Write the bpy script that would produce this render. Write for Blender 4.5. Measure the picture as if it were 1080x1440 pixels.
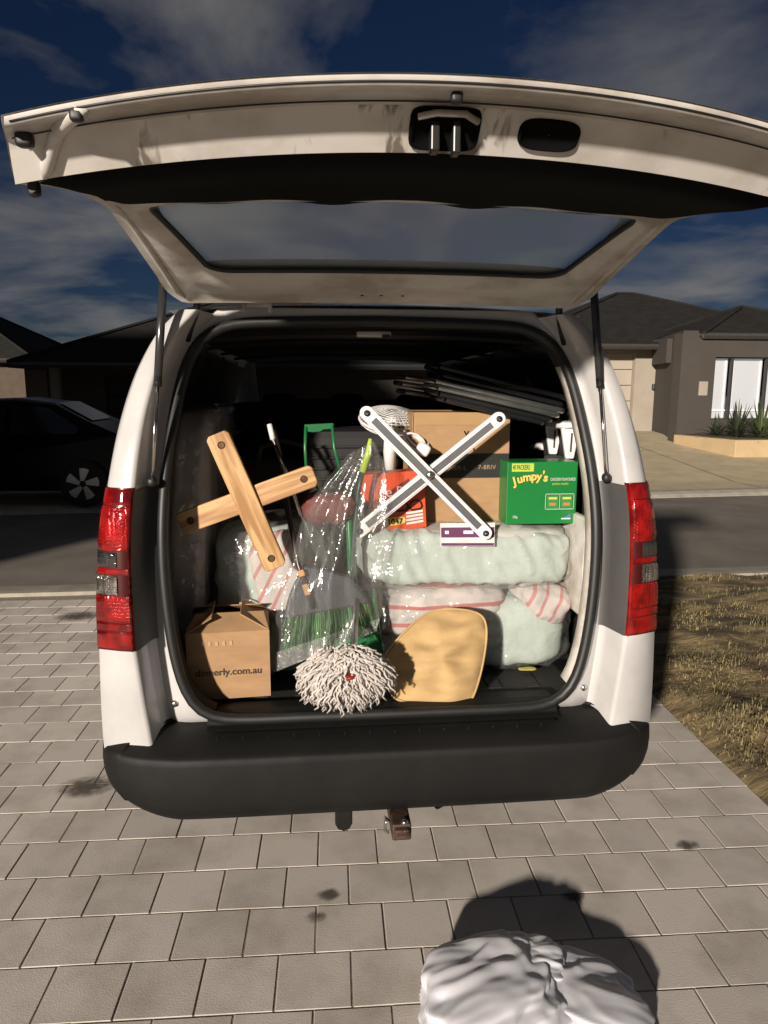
import bpy, math, random
from mathutils import Vector, Matrix, noise
R = math.radians
random.seed(7)
for o in list(bpy.data.objects): bpy.data.objects.remove(o)
scn = bpy.context.scene
col = scn.collection

# ------------------------------------------------------------------ camera
CAM = Vector((-.24, -2.2, 1.71)); YAW, PITCH, ROLL = R(5.62), R(9.79), R(.16)
fw = Vector((math.sin(YAW)*math.cos(PITCH), math.cos(YAW)*math.cos(PITCH), -math.sin(PITCH)))
rt = Vector((math.cos(YAW), -math.sin(YAW), 0)); up = rt.cross(fw)
rt2 = rt*math.cos(ROLL)+up*math.sin(ROLL); up2 = up*math.cos(ROLL)-rt*math.sin(ROLL)
cd = bpy.data.cameras.new('camera'); cam = bpy.data.objects.new('camera', cd); col.objects.link(cam)
cd.sensor_fit = 'VERTICAL'; cd.sensor_height = 24; cd.lens = 24*1000/1440; cd.clip_start = .05; cd.clip_end = 1500
M3 = Matrix((rt2, up2, -fw)).transposed()
cam.matrix_world = Matrix.Translation(CAM) @ M3.to_4x4()
scn.camera = cam
def px(x, y, Y):                      # photo pixel -> point on the plane Y
    d = fw*1000+rt2*(x-540)+up2*(720-y); return CAM+d*((Y-CAM.y)/d.y)
def topx(p):
    d = Vector(p)-CAM; z = d.dot(fw)
    return (540+1000*d.dot(rt2)/z, 720-1000*d.dot(up2)/z, z)

# ------------------------------------------------------------------ sun, sky, exposure
SUN_TRAVEL = Vector((.70, 1.2, -.36)).normalized()
to_sun = -SUN_TRAVEL
sd = bpy.data.lights.new('sun', 'SUN'); sd.energy = 3.6; sd.angle = R(2.2); sd.color = (1, .895, .785)
so = bpy.data.objects.new('sun', sd); col.objects.link(so)
so.rotation_euler = to_sun.to_track_quat('Z', 'Y').to_euler(); so.location = to_sun*30
world = bpy.data.worlds.new('World'); scn.world = world; world.use_nodes = True
nt = world.node_tree; nt.nodes.clear()
def wn(t, **k):
    n = nt.nodes.new(t)
    for a, b in k.items(): setattr(n, a, b)
    return n
sky = wn('ShaderNodeTexSky', sky_type='NISHITA', sun_disc=False)
sky.sun_elevation = math.asin(to_sun.z); sky.sun_rotation = math.atan2(to_sun.x, to_sun.y)
sky.air_density = 1.0; sky.dust_density = .2; sky.ozone_density = 4
tc = wn('ShaderNodeTexCoord'); sep = wn('ShaderNodeSeparateXYZ'); nt.links.new(tc.outputs['Generated'], sep.inputs[0])
mx = wn('ShaderNodeMath', operation='MAXIMUM'); mx.inputs[1].default_value = 0; nt.links.new(sep.outputs[2], mx.inputs[0])
ad = wn('ShaderNodeMath', operation='ADD'); ad.inputs[1].default_value = .16; nt.links.new(mx.outputs[0], ad.inputs[0])
comb = wn('ShaderNodeCombineXYZ')
for i in (0, 1):
    dv = wn('ShaderNodeMath', operation='DIVIDE'); nt.links.new(sep.outputs[i], dv.inputs[0]); nt.links.new(ad.outputs[0], dv.inputs[1]); nt.links.new(dv.outputs[0], comb.inputs[i])
mp = wn('ShaderNodeMapping'); mp.inputs['Location'].default_value = (3.3, 1.4, 0); nt.links.new(comb.outputs[0], mp.inputs[0])
nz = wn('ShaderNodeTexNoise'); nz.inputs['Scale'].default_value = 1.15; nz.inputs['Detail'].default_value = 7; nz.inputs['Roughness'].default_value = .55; nz.inputs['Distortion'].default_value = .4
nt.links.new(mp.outputs[0], nz.inputs['Vector'])
cr = wn('ShaderNodeValToRGB'); cr.color_ramp.elements[0].position = .44; cr.color_ramp.elements[1].position = .80
nt.links.new(nz.outputs['Fac'], cr.inputs[0])
tint = wn('ShaderNodeMix', data_type='RGBA', blend_type='MULTIPLY'); tint.inputs[0].default_value = 1; tint.inputs[7].default_value = (.66, .80, 1.15, 1)
nt.links.new(sky.outputs[0], tint.inputs[6])
bg1 = wn('ShaderNodeBackground'); bg1.inputs[1].default_value = .0052; nt.links.new(tint.outputs[2], bg1.inputs[0])
bg2 = wn('ShaderNodeBackground'); bg2.inputs[0].default_value = (1, .95, .88, 1); bg2.inputs[1].default_value = .10
ms = wn('ShaderNodeMixShader'); out = wn('ShaderNodeOutputWorld')
nt.links.new(cr.outputs[0], ms.inputs[0]); nt.links.new(bg1.outputs[0], ms.inputs[1]); nt.links.new(bg2.outputs[0], ms.inputs[2]); nt.links.new(ms.outputs[0], out.inputs[0])
vs = scn.view_settings; vs.view_transform = 'Standard'; vs.look = 'None'; vs.exposure = 1.0; vs.gamma = 1; vs.use_curve_mapping = False
scn.render.engine = 'CYCLES'
try:
    scn.cycles.max_bounces = 12; scn.cycles.transparent_max_bounces = 24
except Exception: pass

# ------------------------------------------------------------------ materials
MATS = {}
def mat(name, color, rough=.5, metal=0, var=.0, vscale=8, bump=0, bscale=60, coat=0, color2=None, spec=.5, stretch=(1, 1, 1), rvar=0, detail=5, objrand=0, ramp=(.35, .7), world_co=False):
    if name in MATS: return MATS[name]
    m = bpy.data.materials.new(name); m.use_nodes = True; t = m.node_tree; b = t.nodes['Principled BSDF']
    b.inputs['Base Color'].default_value = (*color, 1); b.inputs['Roughness'].default_value = rough; b.inputs['Metallic'].default_value = metal
    b.inputs['Specular IOR Level'].default_value = spec
    if coat: b.inputs['Coat Weight'].default_value = coat; b.inputs['Coat Roughness'].default_value = .08
    tcn = t.nodes.new('ShaderNodeTexCoord'); mpn = t.nodes.new('ShaderNodeMapping'); mpn.inputs['Scale'].default_value = stretch
    if world_co: gp_ = t.nodes.new('ShaderNodeNewGeometry'); t.links.new(gp_.outputs['Position'], mpn.inputs[0])
    else: t.links.new(tcn.outputs['Object'], mpn.inputs[0])
    if var or color2:
        n = t.nodes.new('ShaderNodeTexNoise'); n.inputs['Scale'].default_value = vscale; n.inputs['Detail'].default_value = detail; n.inputs['Roughness'].default_value = .6
        t.links.new(mpn.outputs[0], n.inputs['Vector'])
        rp = t.nodes.new('ShaderNodeValToRGB'); rp.color_ramp.elements[0].position, rp.color_ramp.elements[1].position = ramp
        c2 = color2 or tuple(c*(1-var) for c in color)
        rp.color_ramp.elements[0].color = (*c2, 1); rp.color_ramp.elements[1].color = (*color, 1)
        t.links.new(n.outputs['Fac'], rp.inputs[0]); last = rp.outputs[0]
        if objrand:
            oi = t.nodes.new('ShaderNodeObjectInfo'); ge = t.nodes.new('ShaderNodeNewGeometry'); a = t.nodes.new('ShaderNodeMath'); a.operation = 'ADD'
            t.links.new(oi.outputs['Random'], a.inputs[0]); t.links.new(ge.outputs['Random Per Island'], a.inputs[1])
            fr = t.nodes.new('ShaderNodeMath'); fr.operation = 'FRACT'; t.links.new(a.outputs[0], fr.inputs[0])
            mr = t.nodes.new('ShaderNodeMapRange'); mr.inputs[3].default_value = 1-objrand; mr.inputs[4].default_value = 1+objrand; t.links.new(fr.outputs[0], mr.inputs[0])
            hs = t.nodes.new('ShaderNodeHueSaturation'); t.links.new(mr.outputs[0], hs.inputs['Value']); t.links.new(last, hs.inputs['Color']); last = hs.outputs[0]
        t.links.new(last, b.inputs['Base Color'])
        if rvar:
            mr = t.nodes.new('ShaderNodeMapRange'); mr.inputs[3].default_value = rough+rvar; mr.inputs[4].default_value = max(.03, rough-rvar); t.links.new(n.outputs['Fac'], mr.inputs[0]); t.links.new(mr.outputs[0], b.inputs['Roughness'])
    if bump:
        n2 = t.nodes.new('ShaderNodeTexNoise'); n2.inputs['Scale'].default_value = bscale; n2.inputs['Detail'].default_value = 4; t.links.new(mpn.outputs[0], n2.inputs['Vector'])
        bp = t.nodes.new('ShaderNodeBump'); bp.inputs['Strength'].default_value = bump; bp.inputs['Distance'].default_value = .01; t.links.new(n2.outputs['Fac'], bp.inputs['Height']); t.links.new(bp.outputs[0], b.inputs['Normal'])
    MATS[name] = m; return m
def film(name, tint=(1, 1, 1), haze=.06, gloss=.25, bump=.6, bscale=25, stretch=(1, 1, 1), rough=.06, hcol=(.75, .75, .72)):
    m = bpy.data.materials.new(name); m.use_nodes = True; t = m.node_tree; t.nodes.clear()
    o = t.nodes.new('ShaderNodeOutputMaterial'); tr = t.nodes.new('ShaderNodeBsdfTransparent'); tr.inputs[0].default_value = (*tint, 1)
    gl = t.nodes.new('ShaderNodeBsdfGlossy'); gl.inputs['Roughness'].default_value = rough; gl.inputs[0].default_value = (1, 1, 1, 1)
    df = t.nodes.new('ShaderNodeBsdfDiffuse'); df.inputs[0].default_value = (*hcol, 1)
    tcn = t.nodes.new('ShaderNodeTexCoord'); mpn = t.nodes.new('ShaderNodeMapping'); mpn.inputs['Scale'].default_value = stretch; t.links.new(tcn.outputs['Object'], mpn.inputs[0])
    n = t.nodes.new('ShaderNodeTexNoise'); n.inputs['Scale'].default_value = bscale; n.inputs['Detail'].default_value = 3; n.inputs['Distortion'].default_value = 1.2; t.links.new(mpn.outputs[0], n.inputs['Vector'])
    bp = t.nodes.new('ShaderNodeBump'); bp.inputs['Strength'].default_value = bump; bp.inputs['Distance'].default_value = .02; t.links.new(n.outputs['Fac'], bp.inputs['Height'])
    t.links.new(bp.outputs[0], gl.inputs['Normal']); t.links.new(bp.outputs[0], df.inputs['Normal'])
    lw = t.nodes.new('ShaderNodeLayerWeight'); lw.inputs[0].default_value = .5; pw = t.nodes.new('ShaderNodeMath'); pw.operation = 'POWER'; pw.inputs[1].default_value = 4; t.links.new(lw.outputs['Facing'], pw.inputs[0]); ma = t.nodes.new('ShaderNodeMath'); ma.operation = 'MULTIPLY_ADD'; ma.inputs[1].default_value = .55; ma.inputs[2].default_value = gloss*.14; t.links.new(pw.outputs[0], ma.inputs[0])
    m1 = t.nodes.new('ShaderNodeMixShader'); m1.inputs[0].default_value = haze; t.links.new(tr.outputs[0], m1.inputs[1]); t.links.new(df.outputs[0], m1.inputs[2])
    m2 = t.nodes.new('ShaderNodeMixShader'); t.links.new(ma.outputs[0], m2.inputs[0]); t.links.new(m1.outputs[0], m2.inputs[1]); t.links.new(gl.outputs[0], m2.inputs[2])
    t.links.new(m2.outputs[0], o.inputs[0]); MATS[name] = m; return m

paint = mat('van_paint', (.47, .46, .45), .28, var=.18, vscale=3, coat=.3, ramp=(.3, .55))
paint_in = mat('van_paint_scuffed', (.56, .53, .49), .42, color2=(.36, .32, .27), vscale=4.5, bump=.12, bscale=14, rvar=.12, stretch=(1, 1.6, 1.6), ramp=(.36, .56), detail=9)
plastic_black = mat('bumper_plastic', (.010, .0098, .0092), .6, var=.5, vscale=5, bump=.10, bscale=350, rvar=.15, spec=.22, detail=9)
plastic_grey = mat('pillar_plastic', (.07, .068, .066), .55, var=.2, vscale=5, bump=.05, bscale=300)
rubber = mat('rubber', (.012, .012, .012), .5, var=.3, vscale=20)
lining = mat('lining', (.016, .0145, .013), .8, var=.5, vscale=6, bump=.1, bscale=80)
trimblack = mat('gate_trim', (.004, .004, .004), .9, var=.3, vscale=10, spec=.08)
steel = mat('steel', (.55, .54, .52), .3, 1, var=.3, vscale=30)
chrome = mat('chrome', (.75, .74, .72), .12, 1, var=.1, vscale=30)
rust = mat('rusty_steel', (.10, .055, .035), .6, .4, color2=(.03, .02, .015), vscale=30, bump=.3, bscale=80)

# ------------------------------------------------------------------ mesh helpers
class MB:
    def __init__(s): s.v = []; s.f = []
    def add(s, vs, fs):
        n = len(s.v); s.v += [tuple(v) for v in vs]; s.f += [tuple(i+n for i in f) for f in fs]; return s
    def box(s, c, size, rot=None):
        hx, hy, hz = size[0]/2, size[1]/2, size[2]/2; vs = []
        for x in (-hx, hx):
            for y in (-hy, hy):
                for z in (-hz, hz):
                    p = Vector((x, y, z))
                    if rot is not None: p = rot @ p
                    vs.append(p+Vector(c))
        return s.add(vs, [(0, 1, 3, 2), (4, 6, 7, 5), (0, 4, 5, 1), (2, 3, 7, 6), (0, 2, 6, 4), (1, 5, 7, 3)])
    def tube(s, pts, r, n=8, cap=True):
        pts = [Vector(p) for p in pts]; rings = []; prev = None
        for i, p in enumerate(pts):
            d = (pts[min(i+1, len(pts)-1)]-pts[max(i-1, 0)]).normalized()
            a = prev if prev is not None else (Vector((0, 0, 1)) if abs(d.z) < .9 else Vector((1, 0, 0)))
            a = (a-d*a.dot(d)).normalized(); b = d.cross(a); prev = a
            rr = r[i] if isinstance(r, (list, tuple)) else r
            rings.append([p+(a*math.cos(2*math.pi*k/n)+b*math.sin(2*math.pi*k/n))*rr for k in range(n)])
        return s.loft(rings, True, cap)
    def loft(s, rings, closed=False, cap=False):
        n = len(rings[0]); vs = [p for r in rings for p in r]; fs = []
        for i in range(len(rings)-1):
            for k in range(n if closed else n-1):
                a, b = i*n+k, i*n+(k+1) % n; fs.append((a, b, b+n, a+n))
        if cap: fs += [tuple(range(n))[::-1], tuple((len(rings)-1)*n+k for k in range(n))]
        return s.add(vs, fs)
    def grid(s, fn, nu, nv):
        return s.loft([[fn(u/nu, v/nv) for v in range(nv+1)] for u in range(nu+1)])
    def prism(s, poly, vec):
        n = len(poly); p2 = [Vector(p)+Vector(vec) for p in poly]
        return s.add([Vector(p) for p in poly]+p2, [tuple(range(n))[::-1], tuple(range(n, 2*n))]+[(i, (i+1) % n, n+(i+1) % n, n+i) for i in range(n)])
    def lathe(s, prof, c, axis=(0, 1, 0), n=24):
        ax = Vector(axis).normalized(); a = (Vector((0, 0, 1)) if abs(ax.z) < .9 else Vector((1, 0, 0))); a = (a-ax*a.dot(ax)).normalized(); b = ax.cross(a); c = Vector(c)
        return s.loft([[c+ax*h+(a*math.cos(2*math.pi*k/n)+b*math.sin(2*math.pi*k/n))*r for k in range(n)] for r, h in prof], True, True)
    def torus(s, c, R_, r, axis=(0, 1, 0), n=32, m=6):
        ax = Vector(axis).normalized(); a = (Vector((0, 0, 1)) if abs(ax.z) < .9 else Vector((1, 0, 0))); a = (a-ax*a.dot(ax)).normalized(); b = ax.cross(a); c = Vector(c); rings = []
        for i in range(n+1):
            t = 2*math.pi*i/n; d = a*math.cos(t)+b*math.sin(t)
            rings.append([c+d*(R_+r*math.cos(2*math.pi*k/m))+ax*r*math.sin(2*math.pi*k/m) for k in range(m)])
        return s.loft(rings, True)
    def mesh(s, name, m=None, smooth=False):
        me = bpy.data.meshes.new(name); me.from_pydata(s.v, [], s.f); me.update()
        if m: me.materials.append(m)
        if smooth:
            for p in me.polygons: p.use_smooth = True
        return me
    def build(s, name, m, parent=None, smooth=False, bevel=0, solid=0, subd=0, fix=True):
        me = s.mesh(name, m, smooth)
        if fix:
            import bmesh
            bm = bmesh.new(); bm.from_mesh(me); bmesh.ops.recalc_face_normals(bm, faces=bm.faces); bm.to_mesh(me); bm.free()
        o = bpy.data.objects.new(name, me); col.objects.link(o)
        if solid: k = o.modifiers.new('solid', 'SOLIDIFY'); k.thickness = solid; k.offset = 0
        if bevel: k = o.modifiers.new('bevel', 'BEVEL'); k.width = bevel; k.segments = 2; k.limit_method = 'ANGLE'
        if subd: k = o.modifiers.new('sub', 'SUBSURF'); k.levels = subd; k.render_levels = subd
        if parent is not None: adopt(o, parent)
        return o
def adopt(o, parent):
    p = parent; inv = Matrix()
    chain = []
    while p is not None: chain.append(p); p = p.parent
    w = Matrix()
    for q in reversed(chain): w = w @ q.matrix_parent_inverse @ Matrix.Translation(q.location)
    o.parent = parent; o.matrix_parent_inverse = w.inverted()
def thing(name, label, cat, loc=(0, 0, 0), group=None):
    o = bpy.data.objects.new(name, None); o.empty_display_size = .1; col.objects.link(o); o.location = loc; return tag(o, label, cat, group)
def tag(o, label=None, cat=None, group=None, kind=None):
    if label: o['label'] = label
    if cat: o['category'] = cat
    if group: o['group'] = group
    if kind: o['kind'] = kind
    return o
def interp(xs, ys, x):
    if x <= xs[0]: return ys[0]
    for i in range(len(xs)-1):
        if x <= xs[i+1]: return ys[i]+(ys[i+1]-ys[i])*(x-xs[i])/(xs[i+1]-xs[i])
    return ys[-1]
def smooth_interp(xs, ys, x):
    x = min(max(x, xs[0]), xs[-1])
    for i in range(len(xs)-1):
        if x <= xs[i+1]:
            h = xs[i+1]-xs[i]; t = (x-xs[i])/h
            m0 = (ys[i+1]-ys[i-1])/(xs[i+1]-xs[i-1]) if i else (ys[1]-ys[0])/h
            m1 = (ys[i+2]-ys[i])/(xs[i+2]-xs[i]) if i+2 < len(xs) else (ys[i+1]-ys[i])/h
            return (2*t**3-3*t*t+1)*ys[i]+(t**3-2*t*t+t)*h*m0+(-2*t**3+3*t*t)*ys[i+1]+(t**3-t*t)*h*m1
def text(name, body, loc, size, m, parent, rot=(R(90), 0, 0), align='LEFT', depth=.0004, sx=1, shear=0, space=1, bold=0):
    c = bpy.data.curves.new(name, 'FONT'); c.body = body; c.size = size; c.extrude = depth; c.align_x = align; c.shear = shear; c.space_character = space; c.offset = bold
    o = bpy.data.objects.new(name, c); col.objects.link(o); bpy.context.view_layer.update()
    me = bpy.data.meshes.new_from_object(o.evaluated_get(bpy.context.evaluated_depsgraph_get())); bpy.data.objects.remove(o); bpy.data.curves.remove(c)
    me.materials.clear(); me.materials.append(m)
    me.transform(Matrix.Translation(loc) @ (rot if isinstance(rot, Matrix) else Matrix.LocRotScale(None, __import__('mathutils').Euler(rot), None)) @ Matrix.Diagonal((sx, 1, 1, 1)))
    o = bpy.data.objects.new(name, me); col.objects.link(o); adopt(o, parent); return o
def fbm(p, s, oct=3, seed=0): return noise.fractal(Vector(p)*s+Vector((seed*7.1, seed*3.3, seed)), 1, 2, oct)
def superbox(c, size, p=5, n=14, amp=0, fs=(6, 6, 6), seed=0, rot=None, ridge=False):   # rounded box with wrinkled skin
    b = MB(); c = Vector(c)
    def face(o, a, d):
        def fn(u, v):
            q = o+a*(2*u-1)+d*(2*v-1)
            L = (abs(q.x)**p+abs(q.y)**p+abs(q.z)**p)**(1/p); q = q/L
            w = Vector((q.x*size[0]/2, q.y*size[1]/2, q.z*size[2]/2))
            if amp:
                pp = Vector(((w.x+.45*w.z)*fs[0], w.y*fs[1], w.z*fs[2]))+Vector((seed*5.1, seed, 0))
                k = noise.fractal(pp, 1, 2, 4)
                if ridge: k = .45-1.15*math.sqrt(abs(noise.noise(pp)))*.8+.3*noise.noise(pp*2.3)
                nn = Vector((q.x**3, q.y**3, q.z**3)); nn.normalize(); w += nn*k*amp
            if rot is not None: w = rot @ w
            return c+w
        b.grid(fn, n, n)
    X, Y, Z = Vector((1, 0, 0)), Vector((0, 1, 0)), Vector((0, 0, 1))
    for o, a, d in ((X, Y, Z), (-X, Z, Y), (Y, Z, X), (-Y, X, Z), (Z, X, Y), (-Z, Y, X)): face(o, a, d)
    return b
def weld(o, d=.0005):
    import bmesh
    bm = bmesh.new(); bm.from_mesh(o.data); bmesh.ops.remove_doubles(bm, verts=bm.verts, dist=d); bmesh.ops.recalc_face_normals(bm, faces=bm.faces); bm.to_mesh(o.data); bm.free(); return o

# ================================================================== GROUND, ROAD, DRIVEWAYS
def slope(y): return 0 if y < 9.5 else min(.55, (y-9.5)*.55/6.5)
soil = mat('soil', (.085, .062, .034), .95, color2=(.035, .026, .014), vscale=5, bump=.6, bscale=30)
asphalt = mat('asphalt', (.19, .17, .14), .85, var=.35, vscale=1.4, bump=.35, bscale=160, detail=8)
concrete = mat('concrete', (.50, .415, .27), .85, var=.25, vscale=2.2, bump=.2, bscale=90, detail=8)
kerbmat = mat('kerb_concrete', (.34, .31, .25), .85, var=.3, vscale=5, bump=.25, bscale=80)
pavermat = mat('paver', (.52, .475, .425), .85, color2=(.38, .34, .295), vscale=3.2, bump=.12, bscale=200, objrand=.09, detail=12, ramp=(.33, .55), world_co=True)
jointmat = mat('joint_sand', (.27, .235, .19), .95, var=.4, vscale=40)

b = MB(); b.add([(-300, -200, -.06), (300, -200, -.06), (300, 500, -.06), (-300, 500, -.06)], [(0, 1, 2, 3)])
tag(b.build('ground', soil), kind='structure')
nearY = lambda x: 4.2+.014*x
farY = lambda x: 8.3+.08*x
def strip(name, m, x0, x1, ya, yb, za, zb=None, n=30, thick=0):
    g = MB(); zb = zb or za
    g.grid(lambda u, v: (x0+(x1-x0)*u, ya(x0+(x1-x0)*u)*(1-v)+yb(x0+(x1-x0)*u)*v, za*(1-v)+zb*v), n, 4)
    if thick: pass
    return tag(g.build(name, m, solid=thick), kind='structure')
strip('road', asphalt, -70, 70, nearY, farY, -.018)
def kerb(name, ya, w, prof, x0, x1, dirn):
    g = MB(); rings = []
    for i in range(41):
        x = x0+(x1-x0)*i/40; rings.append([(x, ya(x)+dirn*w*a, h) for a, h in prof])
    g.loft(rings); return tag(g.build(name, kerbmat, smooth=False), kind='structure')
kerb('near_kerb', nearY, .38, [(-.05, -.03), (0, -.012), (.25, .015), (.8, .03), (1, .03), (1, -.05)], -60, 60, -1)
kerb('far_kerb', farY, .35, [(-.05, -.03), (0, -.01), (.2, .03), (.5, .06), (1, .065), (1.02, -.03)], -60, 60, 1)
# far footway: sloping concrete apron
g = MB()
def apron(u, v):
    x = -45+100*u; y0 = farY(x)+.34; y = y0+(27-y0)*v; return (x, y, .062+max(slope(y)-.05, 0)*1.0 if y < 15.5 else .062+slope(y)-.05)
g.grid(apron, 60, 40); far_apron = tag(g.build('far_driveway', concrete, smooth=True), kind='structure')
jm = mat('expansion_joint', (.12, .10, .07), .9, var=.3)
for xx in (4.2, 7.4, 10.6):
    g = MB(); g.loft([[apron((xx+45+d)/100, v/40*.9) for v in range(41)] for d in (-.012, .012)])
    g.v = [(x, y, z+.004) for x, y, z in g.v]; g.build('joint', jm, far_apron)
# paved driveway
PA = R(-1.6); PW, PH = .22, .2035
drv = MB(); drv.add([(-14, -9, -.0022), (1.62, -9, -.0022), (1.62, 3.85, -.0022), (-14, 3.85, -.0022)], [(0, 1, 2, 3)])
drive = tag(drv.build('driveway', jointmat), kind='structure')
def paver_mesh(i):
    rr = random.Random(i); hx, hy, bv = PW/2-.003, PH/2-.003, .0012
    tp = [Vector((sx*(hx-bv)+rr.uniform(-.001, .001), sy*(hy-bv)+rr.uniform(-.001, .001), 0)) for sx, sy in ((-1, -1), (1, -1), (1, 1), (-1, 1))]
    md = [Vector((sx*hx, sy*hy, -bv)) for sx, sy in ((-1, -1), (1, -1), (1, 1), (-1, 1))]; bt = [p+Vector((0, 0, -.03)) for p in md]
    m_ = MB(); m_.add(tp+md+bt, [(0, 1, 2, 3)]+[(4+i, 4+(i+1) % 4, (i+1) % 4, i) for i in range(4)]+[(8+i, 8+(i+1) % 4, 4+(i+1) % 4, 4+i) for i in range(4)])
    return m_
PM = [paver_mesh(i) for i in range(5)]; PMe = [m_.mesh('paver', pavermat) for m_ in PM]
cands = []
c_, s_ = math.cos(PA), math.sin(PA)
for j in range(-34, 22):
    for i in range(-62, 8):
        hf = j % 2 and i == 7
        x = -.0316+(7.25 if hf else i+(.5 if j % 2 else 0))*PW; y = .035+j*PH
        X, Y = x*c_-y*s_, x*s_+y*c_
        if Y > 3.74 or Y < -7 or X < -13: continue
        q = topx((X, Y, 0)); vis = 0
        if q[2] > .3 and -40 < q[0] < 1120 and q[1] < 1480:
            hid = (145 < q[0] < 915 and q[1] < 1115)
            if not hid: vis = 1/q[2]**2
        cands.append((vis, X, Y, .5 if hf else 1))
cands.sort(key=lambda t: -t[0])
stuffp = MB(); rp_ = random.Random(3)
for k, (vis, X, Y, sc_) in enumerate(cands):
    z = rp_.uniform(-.0008, .0008); rz = PA+rp_.uniform(-.006, .006)
    if k < 300 and vis > 0:
        o = bpy.data.objects.new('paver', PMe[k % 5]); col.objects.link(o); o.location = (X, Y, z); o.rotation_euler = (rp_.uniform(-.0025, .0025), rp_.uniform(-.0025, .0025), rz); o.scale = (sc_, 1, 1); o.parent = drive
    else:
        mm = PM[k % 5]; cc, ss = math.cos(rz), math.sin(rz)
        stuffp.add([(X+p[0]*sc_*cc-p[1]*ss, Y+p[0]*sc_*ss+p[1]*cc, z+p[2]) for p in mm.v], mm.f)
tag(stuffp.build('paver_field', pavermat, drive, fix=False), kind='stuff')
stm = bpy.data.materials.new('stain'); stm.use_nodes = True; tt = stm.node_tree; tt.nodes.clear(); o_ = tt.nodes.new('ShaderNodeOutputMaterial'); tr_ = tt.nodes.new('ShaderNodeBsdfTransparent'); df_ = tt.nodes.new('ShaderNodeBsdfDiffuse'); df_.inputs[0].default_value = (.10, .085, .07, 1)
tcn = tt.nodes.new('ShaderNodeTexCoord'); mpn = tt.nodes.new('ShaderNodeMapping'); mpn.inputs['Location'].default_value = (-1, -1, 0); mpn.inputs['Scale'].default_value = (2, 2, 0); tt.links.new(tcn.outputs['Generated'], mpn.inputs[0]); gr_ = tt.nodes.new('ShaderNodeTexGradient'); gr_.gradient_type = 'SPHERICAL'; tt.links.new(mpn.outputs[0], gr_.inputs[0])
nz_ = tt.nodes.new('ShaderNodeTexNoise'); nz_.inputs['Scale'].default_value = 45; tt.links.new(tcn.outputs['Object'], nz_.inputs['Vector']); mu_ = tt.nodes.new('ShaderNodeMath'); mu_.operation = 'MULTIPLY'; tt.links.new(gr_.outputs['Fac'], mu_.inputs[0]); tt.links.new(nz_.outputs['Fac'], mu_.inputs[1])
mr_0 = tt.nodes.new('ShaderNodeMapRange'); mr_0.inputs[1].default_value = .08; mr_0.inputs[2].default_value = .38; mr_0.inputs[4].default_value = .8; tt.links.new(mu_.outputs[0], mr_0.inputs[0]); mx_ = tt.nodes.new('ShaderNodeMixShader'); tt.links.new(mr_0.outputs[0], mx_.inputs[0]); tt.links.new(tr_.outputs[0], mx_.inputs[1]); tt.links.new(df_.outputs[0], mx_.inputs[2]); tt.links.new(mx_.outputs[0], o_.inputs[0])
for X, Y, r_ in ((-.215, -.02, .055), (-.26, -.12, .045), (-2.05, 3.2, .22), (1.15, .12, .06), (-1.25, .75, .16), (.62, -.1, .05)):
    g = MB(); g.add([(X-r_, Y-r_*.7, .004), (X+r_, Y-r_*.7, .004), (X+r_, Y+r_*.7, .004), (X-r_, Y+r_*.7, .004)], [(0, 1, 2, 3)]); g.build('stain', stm, drive)
# dry verge on the right
vergemat = mat('dry_verge', (.27, .195, .095), .95, color2=(.06, .045, .022), vscale=6, bump=.9, bscale=22, detail=10, ramp=(.40, .62), stretch=(.6, 1.6, 1))
ex = lambda y: 1.619+.0279*y
def vz(x, y): return max(-.02, min((x-ex(y))*.5-.004, .05))+.05*fbm((x, y, 0), 2.2, 4, 2)*min(1, max(0, (x-ex(y)-.01)*4))
g = MB(); g.grid(lambda u, v: (ex(-7+v*10.78)-.004+u*u*22, -7+v*10.78, vz(ex(-7+v*10.78)-.004+u*u*22, -7+v*10.78)), 90, 120)
tag(g.build('verge', vergemat, smooth=True), kind='structure')
g = MB(); rg = random.Random(11)
for k in range(26000):
    y = rg.uniform(-.7, 3.76); x = ex(y)+.0+abs(rg.gauss(0, 1.0))*1.3
    if fbm((x, y, 0), 3.2, 3, 5)+rg.uniform(-.35, .35) < -.02: continue
    z = vz(x, y)-.004; a = rg.uniform(0, 6.28); L = rg.uniform(.015, .055); lean = rg.uniform(.3, 1.5); w = rg.uniform(.0015, .004)
    d = Vector((math.cos(a), math.sin(a), 0)); n_ = Vector((-d.y, d.x, 0))*w; p = Vector((x, y, z))
    t1 = p+d*L*.5*math.sin(lean*.6)+Vector((0, 0, L*.55)); t2 = p+d*L*math.sin(lean)+Vector((0, 0, L*max(.15, math.cos(lean))))
    g.add([p-n_, p+n_, t1+n_*.7, t1-n_*.7, t2], [(0, 1, 2, 3), (3, 2, 4)])
grassm = mat('dry_grass', (.27, .20, .09), .8, color2=(.09, .085, .035), vscale=3, objrand=.35)
tag(g.build('dry_grass', grassm, fix=False), 'patchy dry brown grass on the verge beside the driveway', 'grass', kind='stuff')

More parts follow.
